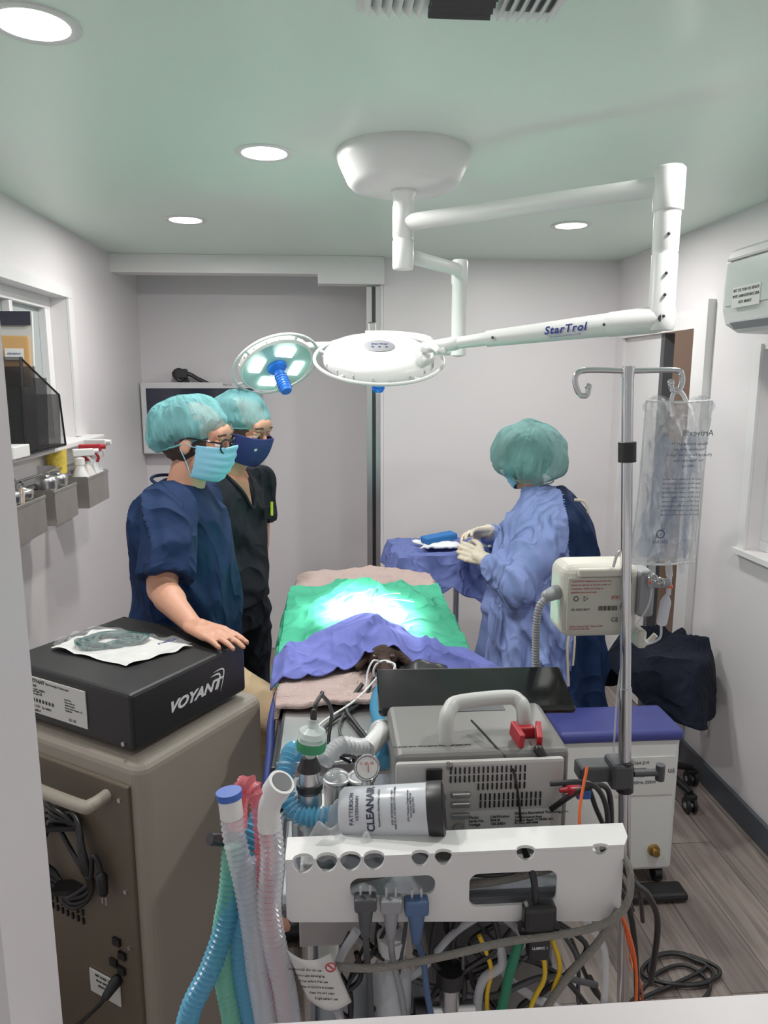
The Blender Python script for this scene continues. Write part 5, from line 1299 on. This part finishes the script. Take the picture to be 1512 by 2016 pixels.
cable([(.06,1.02,.84),(.16,1.01,.80),(.24,1.01,.78),(.33,1.01,.81),(.42,1.02,.78)],.0050,DGREY,'dark grey cord sagging across the cart')
cable([(.24,1.01,.93),(.25,1.0,.88),(.20,1.0,.84),(.15,1.0,.80),(.13,1.0,.72)],.0045,BLACK,'black cord curling below the holder')
rnd=random.Random(11)
for k in range(24):
    x=rnd.uniform(.0,.41);y=rnd.uniform(.995,1.035);z=rnd.uniform(.88,.95)
    P_=[(x,y,z)]
    for j in range(5):
        x=min(max(x+rnd.uniform(-.055,.055),-.02),.43);z-=rnd.uniform(.030,.065);P_.append((x,y+rnd.uniform(-.01,.01),z))
    mm,ll,rr=[(BLACK,'thin black cord tangled below the holder',.0034),(TWHITE,'clear tube tangled below the holder',.0065),(DGREY,'thin dark grey cord tangled below the holder',.0034),(BLACK,'black lead tangled below the holder',.0045)][k%4]
    cable(P_,rr*rnd.uniform(.85,1.15),mm,ll)
cable([(.42,1.03,1.02),(.445,1.03,.96),(.475,1.04,.90),(.50,1.06,.80),(.52,1.08,.66)],.0050,BLACK,'black cord hanging from the holder end')
cable([(.43,1.0,1.03),(.46,1.0,.98),(.495,1.02,.94),(.53,1.05,.86),(.55,1.1,.7)],.0052,BLACK,'black cord hanging from the holder end')
cable([(.415,1.10,1.12),(.39,1.05,1.04),(.425,1.0,.96),(.455,1.0,.90),(.475,1.0,.82),(.49,1.02,.66)],.0026,ORANGE,'thin orange cord hanging past the holder')
cable([(.36,1.12,1.08),(.42,1.10,1.09),(.45,1.10,1.05),(.455,1.08,.98),(.49,1.06,.88)],.0045,BLACK,'black cord looping from the monitor side')
cable([(.37,1.14,1.02),(.42,1.12,1.07),(.47,1.14,1.05),(.48,1.14,.95)],.0050,BLACK,'black cord behind the holder end')
cable([(.38,1.16,1.05),(.43,1.15,1.06),(.46,1.16,1.0),(.50,1.18,.92),(.56,1.2,.82),(.6,1.25,.7)],.0045,BLACK,'black cord falling beside the cart')
e=thing('cable_connector','black four-way cable connector block','connector',(.305,.975,.88),world=True)
g=G();g.box((.305,.974,.945),(.050,.026,.055),bev=.007);g.box((.305,.974,.903),(.034,.024,.045),bev=.006);g.box((.305,.974,.93),(.062,.020,.018),bev=.005);g.tube([(.30,.977,.97),(.297,.987,1.01),(.29,1.03,1.035)],.0055);obj('connector_body',g,BLACK,e)
g=G();text(g,'LUBRIC 1',.006,axes((.305,.9615,.905),(1,0,0),(0,0,1),(0,-1,0)));obj('lettering',g,INKW,e)
g=G();g.box((.405,1.13,1.062),(.022,.02,.016),bev=.004);g.cap((.398,1.13,1.062),(.385,1.135,1.058),.006,.004);obj('cable_plug',g,RED,label='small red plug beside the monitor',cat='plug')
g=G();g.box((.43,1.16,1.04),(.026,.03,.018),bev=.004);obj('cable_plug',g,mat('plug_blue',srgb(40,90,170),.4),label='blue plug beside the monitor',cat='plug')
def tg(u,v): return V(-.075+.065*u+.03*(1-v),.958-.018*math.sin(pi*u),.845+.085*v-.01*u)
e=thing('paper_tag','curled white paper tag with small print hanging among the hoses','tag',(-.04,.95,.83),world=True)
g=G();g.grid(tg,16,10);obj('paper',g,LABEL,e,solid=.001)
g=G()
for k in range(6): text(g,['WARNING: Do not use','without gas scavenging','Rinse before first use','See directions enclosed','Keep dry and clean','Single patient use'][k],.0048,axes((-.035+.006*k-.012,.9375,.912-.010*k),(1,0,-.12),(.12,0,1),(0,-1,0)),align='CENTER')
obj('lettering',g,INK,e)
g=G();g.torus(axes((-.010,.9365,.915),(1,0,0),(0,0,1),(0,-1,0)),.007,.0012,20,6);g.box((-.010,.9365,.915),(.014,.001,.002),rot=(0,.8,0));obj('warning_symbol',g,INKR,e)
e=thing('suction_bottle','clear vaporizer bottle with white cap under the cart shelf','bottle',(.085,1.03,.78),world=True)
T=Matrix.Translation(V(.085,1.01,.74))
g=G();g.lathe([(.001,0),(.030,0),(.031,.01),(.031,.10),(.02,.12),(.018,.14),(.001,.14)],T,28);obj('bottle_body',g,mat('bottle_film',srgb(225,232,236),.1,alpha=.5),e)
g=G();g.lathe([(.022,.135),(.024,.16),(.001,.16)],T,28);obj('bottle_cap',g,WPL,e)
e=thing('flow_valve','steel flow valve with black knob on the cart','valve',(.17,1.0,.72),world=True)
g=G();g.cyl((.175,1.0,.68),(.175,1.0,.82),.016);g.cyl((.135,1.0,.77),(.215,1.0,.77),.012);obj('valve_body',g,METAL,e)
g=G();g.cyl((.175,1.0,.82),(.175,1.0,.845),.022);g.cyl((.12,1.0,.77),(.14,1.0,.77),.02);obj('knob',g,BLACK,e,sep=True)
# floor cables
pts=[]
for k in range(26):
    a=k*.55;pts.append(V(.99+.10*math.cos(a)+.002*k,1.86+.06*math.sin(a)+.01*math.sin(k),.012+.001*(k%4)))
cable([(.62,1.55,.30),(.72,1.65,.10),(.82,1.75,.02)]+pts,.006,BLACK,'black cable coiled on the wood floor')
cable([(.55,1.5,.45),(.66,1.6,.2),(.80,1.74,.02),(.95,1.86,.01),(1.05,1.88,.01),(1.08,1.80,.01),(.98,1.72,.01)],.0055,BLACK,'black cable running across the wood floor')
cable([(.46,1.1,.95),(.60,1.3,.60),(.78,1.6,.2),(.86,1.78,.01),(.9,1.95,.01)],.0028,ORANGE,'orange line running down to the floor')
g=G();g.box((.50,4.16,.26),(.30,.06,.22),bev=.01)
for k in range(8): g.mi(1);g.box((.50,4.129,.18+k*.022),(.26,.006,.006))
obj('wall_heater',g,[WPL,GREY],label='white slatted heater grille low on the wall',cat='heater')
